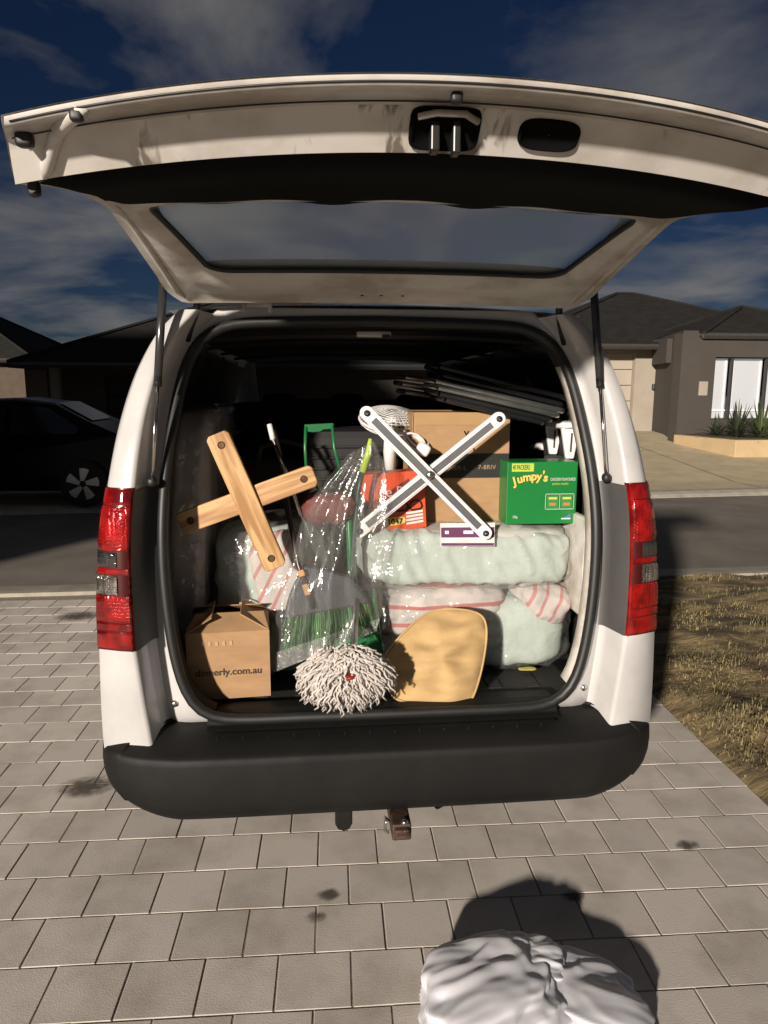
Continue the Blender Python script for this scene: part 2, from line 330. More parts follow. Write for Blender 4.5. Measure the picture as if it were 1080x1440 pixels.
# ================================================================== THE VAN
van = thing('delivery_van', 'white cargo van with raised tailgate, loaded to the roof, parked on the pavers', 'van', (0, 2.3, 0))
ZW = [.30, .40, .55, .86, 1.07, 1.25, 1.43, 1.59, 1.72, 1.82, 1.90, 1.97]
WW = [.95, .968, .980, .972, .960, .943, .916, .887, .853, .814, .768, .70]
W = lambda z: smooth_interp(ZW, WW, z)
lean = lambda z: smooth_interp([.3, 1.2, 1.45, 1.7, 1.97, 2.1], [0, 0, .04, .12, .22, .25], z)
Xi = lambda z: W(z)-interp([.5, .6, .86, 1.4, 1.97], [.19, .18, .145, .11, .08], z)
def corner(z, s, off=0):
    w, xi, l = W(z)+off, Xi(z), lean(z)
    P = [(w, .62), (w, .40), (w, .24), (w-.004, .165), (w-.020, .112), (xi+.06, .084-off*.5), (xi+.012, .074-off), (xi+.002, .076-off), (xi-.004, .086), (xi-.022, .17), (xi-.03, .195), (xi-.045, .204), (xi-.062, .212)]
    return [Vector((s*x, y+l, z)) for x, y in P]
zlev = [.50+.0294*i for i in range(51)]
for s in (-1, 1):
    g = MB(); g.loft([corner(z, s) for z in zlev]); g.build('rear_pillar', paint, van, smooth=True)
# opening contour (right half, bottom centre -> top centre) and the flange round it
half = [(0, .575), (.3, .575), (.52, .577), (.60, .59), (.655, .625), (.69, .68), (.715, .76), (.735, .88), (.75, 1.05), (.753, 1.2), (.745, 1.38), (.727, 1.55), (.705, 1.7), (.68, 1.80), (.64, 1.875), (.58, 1.92), (.50, 1.943), (.3, 1.953), (0, 1.958)]
def resample(pts, n):
    L = [0]
    for a, b_ in zip(pts, pts[1:]): L.append(L[-1]+math.hypot(b_[0]-a[0], b_[1]-a[1]))
    return [(smooth_interp(L, [p[0] for p in pts], L[-1]*i/n), smooth_interp(L, [p[1] for p in pts], L[-1]*i/n)) for i in range(n+1)]
hs_ = resample(half, 60)
contour = [(x, z) for x, z in hs_]+[(-x, z) for x, z in reversed(hs_[1:-1])]
Yo = lambda z: .15+.05*(z-.57)+lean(z)
def outer_pt(x, z):
    d = Vector((x, z-1.27)); lo, hi = 1.0, 1.8
    for _ in range(24):
        m_ = (lo+hi)/2; q = d*m_; zz = q.y+1.27
        if abs(q.x) < Xi(min(max(zz, .5), 1.97))-.043 and .545 < zz < 1.992: lo = m_
        else: hi = m_
    q = d*lo; return q.x, q.y+1.27
rin, rmid, rout = [], [], []
for x, z in contour:
    ox, oz = outer_pt(x, z); rin.append(Vector((x, Yo(z), z))); rout.append(Vector((ox, .199+lean(oz), oz))); rmid.append((rin[-1]+rout[-1])/2+Vector((0, .01, 0)))
rback = [Vector((p.x*1.035, p.y+.035, 1.27+(p.z-1.27)*(1.0 if abs(p.x) > .5 else 1.01))) for p in rout]
g = MB(); g.loft([rback, rout, rmid, rin], True); g.build('opening_flange', paint, van, smooth=True)
def inset(x, z, k): return (x*(1-k/.75), 1.27+(z-1.27)*(1-k/.70))
ret = [[Vector((inset(x, z, k)[0], Yo(z)+dy, inset(x, z, k)[1])) for x, z in contour] for k, dy in ((0, 0), (.008, .02), (.014, .04), (.016, .075), (-.02, .10))]
nC = len(contour)
def ret_part(name, m_, test):
    g = MB(); g.v = [tuple(p) for r_ in ret for p in r_]
    for i in range(len(ret)-1):
        for k in range(nC):
            x_, z_ = contour[k]
            if test(x_, z_): g.f.append((i*nC+k, i*nC+(k+1) % nC, (i+1)*nC+(k+1) % nC, (i+1)*nC+k))
    import bmesh
    o = g.build(name, m_, van, smooth=True); bm = bmesh.new(); bm.from_mesh(o.data); bmesh.ops.delete(bm, geom=[v_ for v_ in bm.verts if not v_.link_faces], context='VERTS'); bm.to_mesh(o.data); bm.free()
ret_part('opening_return', paint_in, lambda x, z: x > .6 and .62 < z < 1.80)
ret_part('inner_lip', lining, lambda x, z: (x < .6 or z >= 1.80) and z > .60)
g = MB(); sp = [Vector((inset(x, z, .006)[0], Yo(z)-.006, inset(x, z, .006)[1])) for x, z in contour]; g.tube(sp+[sp[0], sp[1]], .019, 8, False); g.build('door_seal', rubber, van, smooth=True)
# dark plastic trims beside the tail lights
for s in (-1, 1):
    g = MB(); rings = []
    for i in range(24):
        z = .868+(1.392-.868)*i/23; r_ = corner(z, s)[7:12]; cx = Vector((s*-.004, -.005, 0)); ext = Vector((s*(abs(outer_pt(s*.74, z)[0])-.012), .20+lean(z), z)); rings.append([p+cx for p in r_]+[ext])
    g.loft(rings); g.build('pillar_trim', plastic_grey, van, smooth=True)
    g = MB(); g.lathe([(.004, -.012), (.011, -.010), (.012, 0), (.0, .002)], (s*.735, .19, .63), n=12); g.build('bump_stop_bolt', steel, van, smooth=True)
# tail lights
def lens_mat(name, c, rough, scale, bump, coat=1, metal=0):
    m = bpy.data.materials.new(name); m.use_nodes = True; t = m.node_tree; p = t.nodes['Principled BSDF']
    p.inputs['Roughness'].default_value = rough; p.inputs['Coat Weight'].default_value = coat; p.inputs['Coat Roughness'].default_value = .03; p.inputs['Metallic'].default_value = metal
    tcn = t.nodes.new('ShaderNodeTexCoord'); mpn = t.nodes.new('ShaderNodeMapping'); mpn.inputs['Scale'].default_value = (1, 1, 1.3); t.links.new(tcn.outputs['Object'], mpn.inputs[0])
    v = t.nodes.new('ShaderNodeTexVoronoi'); v.inputs['Scale'].default_value = scale; v.distance = 'CHEBYCHEV'; v.inputs['Randomness'].default_value = .25; t.links.new(mpn.outputs[0], v.inputs['Vector'])
    bp = t.nodes.new('ShaderNodeBump'); bp.inputs['Strength'].default_value = bump; bp.inputs['Distance'].default_value = .01; t.links.new(v.outputs['Distance'], bp.inputs['Height']); t.links.new(bp.outputs[0], p.inputs['Normal'])
    n = t.nodes.new('ShaderNodeTexNoise'); n.inputs['Scale'].default_value = 14; t.links.new(tcn.outputs['Object'], n.inputs['Vector'])
    rp = t.nodes.new('ShaderNodeValToRGB'); rp.color_ramp.elements[0].position = .38; rp.color_ramp.elements[1].position = .62; rp.color_ramp.elements[0].color = (*[k*.35 for k in c], 1); rp.color_ramp.elements[1].color = (*c, 1)
    t.links.new(n.outputs['Fac'], rp.inputs[0]); t.links.new(rp.outputs[0], p.inputs['Base Color']); return m
redlens = lens_mat('red_lens', (.42, .008, .008), .18, 70, .5, metal=.35)
redplain = lens_mat('red_lens_plain', (.30, .006, .006), .12, 30, .15, metal=.2)
clearlens = lens_mat('clear_lens', (.75, .70, .62), .1, 90, .9, metal=.9)
smoke = lens_mat('smoked_lens', (.10, .10, .10), .08, 60, .5, metal=.7)
rims = mat('lamp_housing', (.06, .006, .006), .3, var=.3)
def lamp_ring(z, s, off):
    w, l = W(z)+off, lean(z); xi = Xi(z)
    P = [(w, .26), (w-.001, .20), (w-.004, .165), (w-.020, .112), (xi+.075, .092), (xi+.045, .081), (xi+.008, .073), (xi-.003, .088)]
    return [Vector((s*x, y+l-off, z)) for x, y in P]
for s in (-1, 1):
    tl = MB(); rings = []
    n = 40
    for i in range(n+1):
        z = .868+(1.40-.868)*i/n; rings.append(lamp_ring(z, s, .003))
    tl.loft(rings); tlo = tl.build('tail_light', rims, van, smooth=True)
    tlo['label'] = 'tail light lit up on its outer edge beside the dry verge' if s > 0 else 'red tail light on the side facing the dark parked car'
    for nm, z0, z1, mm, lo, hi, off in (('red_lens', 1.345, 1.396, redplain, 0, 8, .005), ('red_lens', 1.20, 1.342, redlens, 0, 8, .007), ('reversing_lens', 1.145, 1.195, smoke, 0, 6, .006), ('red_strip', 1.122, 1.143, redplain, 0, 7, .005), ('indicator_lens', 1.055, 1.12, clearlens, 0, 6, .008), ('red_lens', .965, 1.052, redlens, 0, 7, .007), ('reflector', .935, .962, redplain, 1, 7, .006), ('red_lens', .873, .932, redplain, 0, 8, .005)):
        g = MB(); g.loft([lamp_ring(z0+(z1-z0)*i/8, s, off*(1 if 0 < i < 8 else .55))[lo:hi] for i in range(9)]); g.build(nm, mm, tlo, smooth=True)
    g = MB(); g.loft([lamp_ring(.868+(1.40-.868)*i/20, s, .0075)[6:8] for i in range(21)]); g.build('lens_edge', redplain, tlo, smooth=True)
# bumper
g = MB(); rings = []
for i in range(141):
    ti = 2*i/140-1; th = math.pi/2*math.copysign(abs(ti)**1.0, ti); sn, cs = math.sin(th), max(math.cos(th), 0)
    x = .992*math.copysign(abs(sn)**.26, sn); y = .62-.62*cs**.26
    nx, ny = math.copysign(abs(sn)**1.74, sn)/.992, -(cs**1.74)/.62; L = math.hypot(nx, ny); nx, ny = nx/L, ny/L
    e = max(0, (abs(x)-.70)/.28); bot = .275+.10*e**1.5; top = .553+.012*e
    prof = [(.24, top+.004), (.13, top), (.07, top-.018), (.025, top-.036), (.010, top-.041), (.002, top-.050), (.0, top-.070), (-.002, (top+bot)/2), (.0, bot+.065), (.008, bot+.035), (.026, bot+.010), (.05, bot+.001), (.09, bot), (.2, bot+.01)]
    rings.append([Vector((x-nx*d, y-ny*d*(1 if abs(x) < .9 else .6), z)) for d, z in prof])
g.loft(rings); bumper = g.build('bumper', plastic_black, van, smooth=True)
g = MB(); g.grid(lambda u, v: (-.60+1.2*u, .075+.055*v, .556), 24, 2); g.build('bumper_step_pad', plastic_black, bumper)
for k in range(14):
    g = MB(); g.box((-.56+1.12*k/13, .085, .549), (.05, .006, .012), Matrix.Rotation(R(35), 3, 'Z')); g.build('tread_rib', plastic_black, bumper)
# sill scuff plate and floor
g = MB(); g.loft([[(x, .10, .560), (x, .135, .566), (x, .155, .592), (x, .20, .597), (x, .27, .590), (x, .285, .566)] for x in (-.62, -.3, 0, .3, .62)]); g.build('sill_plate', plastic_black, van, smooth=False, bevel=.004)
g = MB(); g.box((0, 1.9, .55), (1.72, 3.4, .03)); g.build('load_floor', lining, van)
for k in range(9):
    g = MB(); g.box((-.6+.15*k, 1.3, .567), (.05, 1.9, .006)); g.build('floor_rib', lining, van)
# inner side linings and ceiling
for s in (-1, 1):
    g = MB(); g.loft([[(s*(W(z)-.055), y, z) for z in [.56+.13*i for i in range(11)]] for y in (.45, 1.0, 1.8, 2.6, 3.3)]); g.build('side_lining', lining, van, smooth=True)
    for yy in (.95, 1.55, 2.2):
        g = MB(); g.loft([[(s*(W(z)-.10), yy+d, z) for z in [.57+.13*i for i in range(11)]] for d in (-.05, .05)]); g.build('wall_rib', lining, van, smooth=True)
g = MB(); g.box((.815, .62, 1.02), (.03, .42, .40)); g.build('quarter_panel', paint_in, van, bevel=.01)
g = MB(); g.grid(lambda u, v: (-.72+1.44*u, .42+3.2*v, 1.94-.03*abs(2*u-1)**3), 12, 6); g.build('headliner', lining, van)
for yy in (.62, 1.0, 1.5, 2.1):
    g = MB(); g.grid(lambda u, v: (-.70+1.40*u, yy+.07*v, 1.917-.03*abs(2*u-1)**3-.012*math.sin(math.pi*v)), 12, 4); g.build('roof_bow', lining, van, smooth=True)
# roof skin, body shell, nose
g = MB(); g.grid(lambda u, v: (-.735+1.47*u, .40+3.15*v, 1.975+.03*(1-abs(2*u-1)**2.5)), 20, 8); g.build('roof', paint, van, smooth=True)
for s in (-1, 1):
    g = MB(); g.loft([[(s*W(z), (.60+lean(z))*(1-t)+t*3.6, z) for z in [.36+.0644*i for i in range(26)]] for t in (0, .25, .5, .75, 1)]); g.build('body_side', paint, van, smooth=True)
    g = MB(); rings = []
    for y in (3.6, 3.9, 4.2, 4.5, 4.75):
        top = interp([3.6, 4.3, 4.75], [1.97, 1.32, .98], y); rings.append([(s*(W(.36+(1.97-.36)*i/25)-(.10 if y > 4.6 else 0)), y, .36+(top-.36)*i/25) for i in range(26)])
    g.loft(rings); g.build('front_side', paint, van, smooth=True)
g = MB(); g.grid(lambda u, v: (-.72+1.44*u, 4.3+.47*v, 1.32-.34*v), 8, 3); g.build('bonnet', paint, van, smooth=True)
g = MB(); g.box((0, 4.78, .66), (1.75, .08, .66)); g.build('nose', paint, van, bevel=.04)
glassm = film('windscreen_glass', (.5, .58, .66), .0, .2, 0, rough=.02)
g = MB(); g.grid(lambda u, v: (-.70+1.40*u, 3.58+.72*v, 1.965-.645*v), 8, 3); g.build('windscreen', glassm, van, smooth=True)
g = MB(); g.box((0, 4.05, 1.18), (1.6, .5, .22)); g.build('dashboard', lining, van, bevel=.05)
for x in (-.48, .0, .48):
    g = superbox((x, 3.0, 1.15), (.46 if x else .4, .16, .72), 4, 8); st = weld(g.build('seat', lining, van, smooth=True))
    g = superbox((x, 3.0, 1.60), (.26, .10, .16), 3, 8); weld(g.build('headrest', lining, st, smooth=True))
g = MB(); g.box((0, 2.5, .34), (1.7, 4.4, .03)); g.build('underbody', lining, van)
tyre = mat('tyre', (.012, .012, .012), .8, var=.3, bump=.3, bscale=60)
for x in (-.82, .82):
    for y in (1.25, 4.25):
        g = MB(); g.lathe([(.19, -.10), (.31, -.105), (.335, -.08), (.335, .08), (.31, .105), (.19, .10)], (x, y, .335), (1, 0, 0), 36); w_ = g.build('wheel', tyre, van, smooth=True)
        g = MB(); g.lathe([(.04, -.07), (.19, -.095), (.195, .09), (.02, .08)], (x, y, .335), (1, 0, 0), 28); g.build('rim', steel, w_, smooth=True)
# tow bar and hangers under the bumper
g = MB(); g.box((.035, .10, .245), (.065, .30, .06)); g.box((.035, -.04, .255), (.05, .06, .022)); g.box((.035, .12, .19), (.045, .10, .05)); hitch = g.build('tow_hitch', rust, van, bevel=.006)
g = MB(); g.tube([(-.005, .0, .26), (-.018, -.012, .285), (-.018, -.012, .23), (-.005, .0, .215)], .005, 8); g.build('hitch_pin', chrome, hitch, smooth=True)
g = MB(); g.lathe([(.0, -.0), (.012, .002), (.014, .012), (.008, .02), (0, .022)], (.045, -.035, .265), (0, 0, 1), 12); g.build('hitch_ball', chrome, hitch, smooth=True)
g = MB(); g.prism([(-.185, .06, .30), (-.125, .06, .30), (-.125, .06, .215), (-.135, .06, .195), (-.155, .06, .188), (-.175, .06, .195), (-.185, .06, .215)], (0, .03, 0)); g.build('tow_bracket', plastic_black, van, bevel=.004)
g = MB(); g.tube([(.62, .40, .33), (.42, .30, .27), (.30, .22, .235), (.22, .20, .195), (.20, .22, .165)], [.022, .022, .02, .018, .014], 10); g.build('exhaust', plastic_black, van, smooth=True)
g = MB(); g.box((.30, .25, .30), (.5, .2, .07)); g.build('muffler', plastic_black, van, bevel=.03)

# ---- raised tailgate
GY = [.27, .22, .10, -.22, -.30, -.55, -.79, -.84]; GZ = [1.995, 2.025, 2.068, 2.185, 2.195, 2.175, 2.135, 2.13]
GV = [0, .07, .20, .55, .64, .90, 1.15, 1.20]
HV = [0, .07, .20, .55, .64, .90, 1.05, 1.15, 1.20, 1.30, 1.39]; HH = [.66, .70, .715, .762, .775, .797, .80, .797, .79, .772, .745]
def gate(x, v):
    if v <= 1.2: y = smooth_interp(GV, GY, v) if v < 1.15 else interp(GV, GY, v); z = smooth_interp(GV, GZ, v) if v < 1.15 else interp(GV, GZ, v)
    else: y = interp([1.2, 1.295, 1.38, 1.395], [-.84, -.905, -.985, -.99], v); z = interp([1.2, 1.295, 1.38, 1.395], [2.13, 2.186, 2.190, 2.202], v)
    q = (x/.8)**2; k = interp([0, .3, .64, 1.2, 1.4], [.0, .02, .06, .12, .14], v); d = interp([0, .55, 1.2, 1.4], [.012, .02, .045, .052], v)
    return Vector((x, y+k*q, z-d*q))
hw = lambda v: smooth_interp(HV, HH, v)

# frame ring round the window (parametric x,v)
def rrect(x0, x1b, x1t, v0, v1, r, n):          # rounded trapezoid, widths at v0 / v1
    pts = []; segs = n//4
    cs = [(x1b, v0, -1, 1), (x1t, v1, 1, 1), (-x1t, v1, 1, -1), (-x1b, v0, -1, -1)]
    def corner_(cx, cv, sv, sx, a0):
        return [(cx-sx*r+sx*r*math.cos(a), cv-sv*r*.6+sv*r*.6*math.sin(a)) for a in ([i/8*math.pi/2 for i in range(9)] if a0 else [math.pi/2-i/8*math.pi/2 for i in range(9)])]
    A = corner_(x1b, v0, -1, 1, False); B = corner_(x1t, v1, 1, 1, True); C = corner_(-x1t, v1, 1, -1, False); D = corner_(-x1b, v0, -1, -1, True)
    loop = A+B+C+D+[A[0]]; L = [0]
    for a, b_ in zip(loop, loop[1:]): L.append(L[-1]+math.hypot(b_[0]-a[0], b_[1]-a[1]))
    return [(interp(L, [p[0] for p in loop], L[-1]*i/n), interp(L, [p[1] for p in loop], L[-1]*i/n)) for i in range(n)]
NG = 160
win = rrect(0, .56, .655, .205, .60, .09, NG)
def gate_outer(x, v, vmin=.0, vmax=.72):
    d = Vector((x, v-.40)); lo, hi = 1, 4
    for _ in range(26):
        m_ = (lo+hi)/2; q = d*m_; vv = q.y+.40
        if vmin < vv < vmax and abs(q.x) < hw(min(max(vv, 0), 1.3)): lo = m_
        else: hi = m_
    q = d*lo; return q.x, q.y+.40
go = [gate_outer(x, v) for x, v in win]
g = MB(); rings = []
for t in (0, .12, .3, .5, .72, .9, 1):
    rings.append([gate(a[0]*(1-t)+b_[0]*t, a[1]*(1-t)+b_[1]*t)+Vector((0, 0, (.018*math.sin(math.pi*min(t*1.3, 1))*-1) if t < .8 else 0)) for a, b_ in zip(win, go)])
g.loft(rings, True); gateo = g.build('tailgate', paint_in, van, smooth=True)
gateo['label'] = 'raised white tailgate seen from below'
g = MB(); rr_ = [gate(x, v)+Vector((0, 0, .002)) for x, v in win]; g.tube(rr_+[rr_[0]], .0085, 8, False); g.build('window_seal', rubber, gateo, smooth=True)
winin = [(x*.99, .40+(v-.40)*.98) for x, v in win]
dust = film('rear_glass', (.85, .92, .95), .36, .05, .03, 6, rough=.25, hcol=(.52, .57, .59))
g = MB(); ctr = gate(0, .4)+Vector((0, 0, .03)); g.loft([[gate(x*k, .40+(v-.40)*k)+Vector((0, 0, .018+.012*(1-k))) for x, v in win] for k in (1.09, 1.0, .8, .5, .25, .0005)], True); g.build('rear_window', dust, gateo, smooth=True)
# lower inner panel with ends
g = MB(); g.grid(lambda u, v: gate((2*u-1)*(hw(.66+v*.54)), .66+v*.54)+Vector((0, 0, .006)), 60, 12); g.build('inner_panel', paint_in, gateo, smooth=True)
gp = mat('gate_panel_paint', (.60, .565, .52), .40, color2=(.40, .36, .30), vscale=3.5, bump=.15, bscale=12, rvar=.1, ramp=(.30, .52), detail=9); tt = gp.node_tree; pb = tt.nodes['Principled BSDF']; src = pb.inputs['Base Color'].links[0].from_socket
tcn = tt.nodes.new('ShaderNodeTexCoord'); mpn = tt.nodes.new('ShaderNodeMapping'); mpn.inputs['Scale'].default_value = (26, 7, 7); mpn.inputs['Rotation'].default_value = (0, .5, .2); tt.links.new(tcn.outputs['Object'], mpn.inputs[0])
n1 = tt.nodes.new('ShaderNodeTexNoise'); n1.inputs['Scale'].default_value = 1.0; n1.inputs['Detail'].default_value = 5; n1.inputs['Distortion'].default_value = .6; tt.links.new(mpn.outputs[0], n1.inputs['Vector'])
n2 = tt.nodes.new('ShaderNodeTexNoise'); n2.inputs['Scale'].default_value = 4.0; tt.links.new(tcn.outputs['Object'], n2.inputs['Vector'])
mu = tt.nodes.new('ShaderNodeMath'); mu.operation = 'MULTIPLY'; tt.links.new(n1.outputs['Fac'], mu.inputs[0]); tt.links.new(n2.outputs['Fac'], mu.inputs[1])
rp = tt.nodes.new('ShaderNodeValToRGB'); rp.color_ramp.elements[0].position = .335; rp.color_ramp.elements[1].position = .39; tt.links.new(mu.outputs[0], rp.inputs[0])
mi = tt.nodes.new('ShaderNodeMix'); mi.data_type = 'RGBA'; tt.links.new(rp.outputs[0], mi.inputs[0]); tt.links.new(src, mi.inputs[6]); mi.inputs[7].default_value = (.17, .14, .11, 1); tt.links.new(mi.outputs[2], pb.inputs['Base Color'])
def scuff(u, v):
    vv = 1.2+v*.1; p = gate((2*u-1)*hw(vv), vv); return p+Vector((0, -.0015*fbm((p.x, 0, 0), 4, 2, 4)*v*(1-v)*4, .0))
g = MB(); g.grid(scuff, 120, 8); g.build('lower_panel', gp, gateo, smooth=True)
g = MB(); g.grid(lambda u, v: gate((2*u-1)*hw(1.295+v*.1), 1.295+v*.1)+Vector((0, 0, -.001+.0035*math.exp(-((v-.35)/.1)**2)-.004*math.exp(-((v-.8)/.08)**2))), 120, 8); g.build('lip', paint_in, gateo, smooth=True)
for vv_, rr_2 in ((1.385, .0022), (1.318, .0016)):
    g = MB(); g.tube([gate((2*u/60-1)*(hw(vv_)-.01), vv_)+Vector((0, 0, -.003)) for u in range(61)], rr_2, 5); g.build('hem_seam', rubber, gateo, smooth=True)
for sgn in (-1, 1):
    g = MB(); g.tube([gate(sgn*(.60+.13*k/10), 1.375-.17*(k/10)**1.6)+Vector((0, 0, -.002)) for k in range(11)], [.004]+[.013]*9+[.004], 8); g.build('pressed_bead', paint_in, gateo, smooth=True)
    g = MB(); g.tube([gate(sgn*(hw(v_/12*.56+.04)-.035), v_/12*.56+.04)+Vector((0, 0, -.004)) for v_ in range(13)], [.003]+[.010]*11+[.003], 8); g.build('pressed_bead', paint_in, gateo, smooth=True)
# outer skin
def skin(u, v):
    vv = 1.395-v*1.395; x = (2*u-1)*(hw(vv)+.004); p = gate(x, max(min(vv, 1.395), 0)); bulge = interp([0, .15, .6, 1.1, 1.2, 1.3, 1.395], [.0, .045, .085, .10, .09, .012, .0], vv)*(1-.85*abs(2*u-1)**8)
    if vv > 1.15: p.z = gate(x, 1.39).z if vv > 1.3 else p.z
    return p+Vector((0, -.004 if vv > 1.3 else 0, bulge+.003))
g = MB(); fs_ = []
NU, NV = 60, 40
vs_ = [[skin(i/NU, j/NV) for j in range(NV+1)] for i in range(NU+1)]
flat = [p for r_ in vs_ for p in r_]
def in_win(x, v): return .16 < v < .64 and abs(x) < interp([.16, .64], [.60, .70], v)
for i in range(NU):
    for j in range(NV):
        vv = 1.395-(j+.5)/NV*1.395; x = (2*(i+.5)/NU-1)*hw(vv)
        if in_win(x, vv): continue
        a = i*(NV+1)+j; fs_.append((a, a+1, a+NV+2, a+NV+1))
g.add(flat, fs_); g.build('outer_skin', paint, gateo, smooth=True)
# black trim panel, wavy towards the glass
def trim(u, v):
    x = (2*u-1)*.755; e = .575+.02*math.cos(2*math.pi*(abs(x)-.02)/.33)*math.exp(-(x/.5)**4)+(.06*max(0, (abs(x)-.45)/.3)**1.5)
    top = 1.198-.02*max(0, (abs(x)-.5)/.25)**2; vv = e+(top-e)*v
    x *= min(1, (hw(vv)-.012)/.755); return gate(x, vv)+Vector((0, 0, -.024*math.sin(math.pi*min(max(v, 0), 1))**.35*min(1, (1-abs(2*u-1))*14)))
g = MB(); g.grid(trim, 120, 16); g.build('trim_panel', trimblack, gateo, smooth=True)
# latch, plate coloured black as a hole, rubber stops
def on_panel(x, v, d=.0): 
    p = gate(x, v); t1 = (gate(x+.01, v)-p).normalized(); t2 = (gate(x, v+.005)-p).normalized(); n_ = t1.cross(t2).normalized()
    if n_.y > 0: n_ = -n_
    return p+n_*d, t1, t2, n_
def plate(x, v, w, h, r, d, name, m, parent, n=32, dome=0):
    p, t1, t2, n_ = on_panel(x, v); out_ = []
    for k in range(n):
        a = 2*math.pi*k/n; ca, sa = math.cos(a), math.sin(a); e = 2/r
        out_.append(p+t1*(w/2*math.copysign(abs(ca)**e, ca))+t2*(h/2*math.copysign(abs(sa)**e, sa)))
    g = MB(); c0 = p; rings = [[q-n_*.006 for q in out_], [q+n_*d for q in out_], [c0+(q-c0)*.93+n_*(d+.003) for q in out_], [c0+(q-c0)*.88+n_*d*.6 for q in out_], [c0+(q-c0)*.02+n_*(d*.4+dome) for q in out_]]
    g.loft(rings, True); return g.build(name, m, parent, smooth=True)
lt = plate(-.005, 1.252, .125, .080, 5, .004, 'latch', trimblack, gateo)
p, t1, t2, n_ = on_panel(-.005, 1.24)
g = MB(); g.box(p+n_*.012-t1*.018, (.016, .03, .05)); g.box(p+n_*.012+t1*.02, (.014, .03, .055)); g.build('latch_jaw', mat('latch_steel', (.05, .048, .045), .35, .6, var=.3), lt, bevel=.003)
g = MB(); g.tube([p+n_*.01-t1*.05+t2*.035, p+n_*.014-t1*.02+t2*.045, p+n_*.014+t1*.03+t2*.045, p+n_*.01+t1*.055+t2*.03], .006, 8); g.build('latch_lever', paint_in, lt, smooth=True)
plate(.185, 1.252, .115, .058, 3.2, .003, 'painted_dark_hole', trimblack, gateo)  # black plate: darkness of an open hole put in as colour
for x, v, sz in ((-.735, 1.31, .03), (.735, 1.31, .03), (-.62, 1.375, .022), (.0, 1.345, .02), (.62, 1.375, .022)):
    p, t1, t2, n_ = on_panel(x, min(v, 1.37)); g = superbox(p+Vector((0, -.004, -.008)), (sz, sz*.8, sz*.9), 4, 5); weld(g.build('rubber_stop', rubber, gateo, smooth=True))
for s in (-1, 1):
    p = gate(s*.770, 1.15); g = superbox(p+Vector((0, 0, -.006)), (.022, .02, .03), 4, 5); weld(g.build('rubber_stop', rubber, gateo, smooth=True))
plate(-.012, .085, .052, .028, 4, .002, 'cable_grommet', trimblack, gateo)
for x in (-.075, -.012, .06):
    p = gate(x, .055); g = MB(); g.lathe([(.006, 0), (.006, -.003), (0, -.004)], p+Vector((0, 0, -.001)), (0, .3, .95), 10); g.build('screw', rubber, gateo, smooth=True)
# struts, hinges, header bracket, lamp
for s in (-1, 1):
    a = Vector((s*.715, .235, 2.050)); c = Vector((s*.768, .165, 1.41)); m_ = a.lerp(c, .50)
    g = MB(); g.tube([a, m_], .0135, 12); sto = g.build('gas_strut', mat('strut_tube', (.09, .09, .092), .25, .7, var=.2), van, smooth=True)
    g = MB(); g.tube([m_, c], .0065, 10); g.build('strut_rod', chrome, sto, smooth=True)
    g = MB(); g.tube([a.lerp(c, .47), a.lerp(c, .52)], .0135, 12); g.build('strut_collar', rubber, sto, smooth=True)
    for q in (a, c):
        weld(superbox(q, (.03, .034, .032), 2.6, 6).build('ball_joint', rubber, sto, smooth=True))
    g = MB(); g.tube([(s*.60, .25, 2.02), (s*.615, .285, 2.0), (s*.63, .33, 1.965), (s*.655, .365, 1.92), (s*.675, .38, 1.875)], [.013, .013, .012, .012, .014], 8); g.build('hinge_arm', rubber, van, smooth=True)
g = MB(); g.box((-.43, .385, 2.0), (.10, .03, .022)); g.box((-.475, .375, 1.985), (.012, .03, .03)); g.box((-.385, .375, 1.985), (.012, .03, .03)); g.build('header_bracket', paint_in, van, bevel=.004)
g = MB(); g.box((-.01, .56, 1.915), (.13, .05, .02)); lam = g.build('roof_lamp', mat('lamp_plastic', (.55, .52, .46), .4, var=.2), van, bevel=.006)
g = MB(); g.box((.035, .53, 1.905), (.03, .012, .012)); g.build('lamp_switch', rubber, lam)

# ================================================================== THE LOAD
card = mat('cardboard', (.36, .215, .105), .8, var=.25, vscale=6, bump=.08, bscale=120, stretch=(1, 1, 3))
card_d = mat('cardboard_dim', (.30, .17, .08), .8, var=.3, vscale=5, bump=.08, bscale=120)
ink = mat('black_print', (.012, .011, .010), .6, var=.2)
inkf = mat('faded_print', (.05, .03, .018), .7, var=.4, vscale=60)
whitep = mat('white_plastic', (.68, .67, .66), .35, var=.08, vscale=12)
FLOOR = .572
def cardbox(name, label, c, size, rz, m, flaps=True, group=None, open_=False, hollow=False):
    t = thing(name, label, 'box', (c[0], c[1], c[2]-size[2]/2), group); rot = Matrix.Rotation(rz, 3, 'Z'); C = Vector(c); hx, hy, hz = size[0]/2, size[1]/2, size[2]/2
    g = MB(); q = [rot @ Vector(p) for p in ((-hx, -hy, 0), (hx, -hy, 0), (hx, hy, 0), (-hx, hy, 0))]; up_ = Vector((0, 0, hz))
    lo = [C+p-up_ for p in q]; hi = [C+p+up_ for p in q]
    g.add(lo+hi, [(0, 1, 5, 4), (1, 2, 6, 5), (2, 3, 7, 6), (3, 0, 4, 7), (3, 2, 1, 0)]); g.build('carton_wall', m, t, solid=.004)
    return t, rot, C, (hx, hy, hz), hi
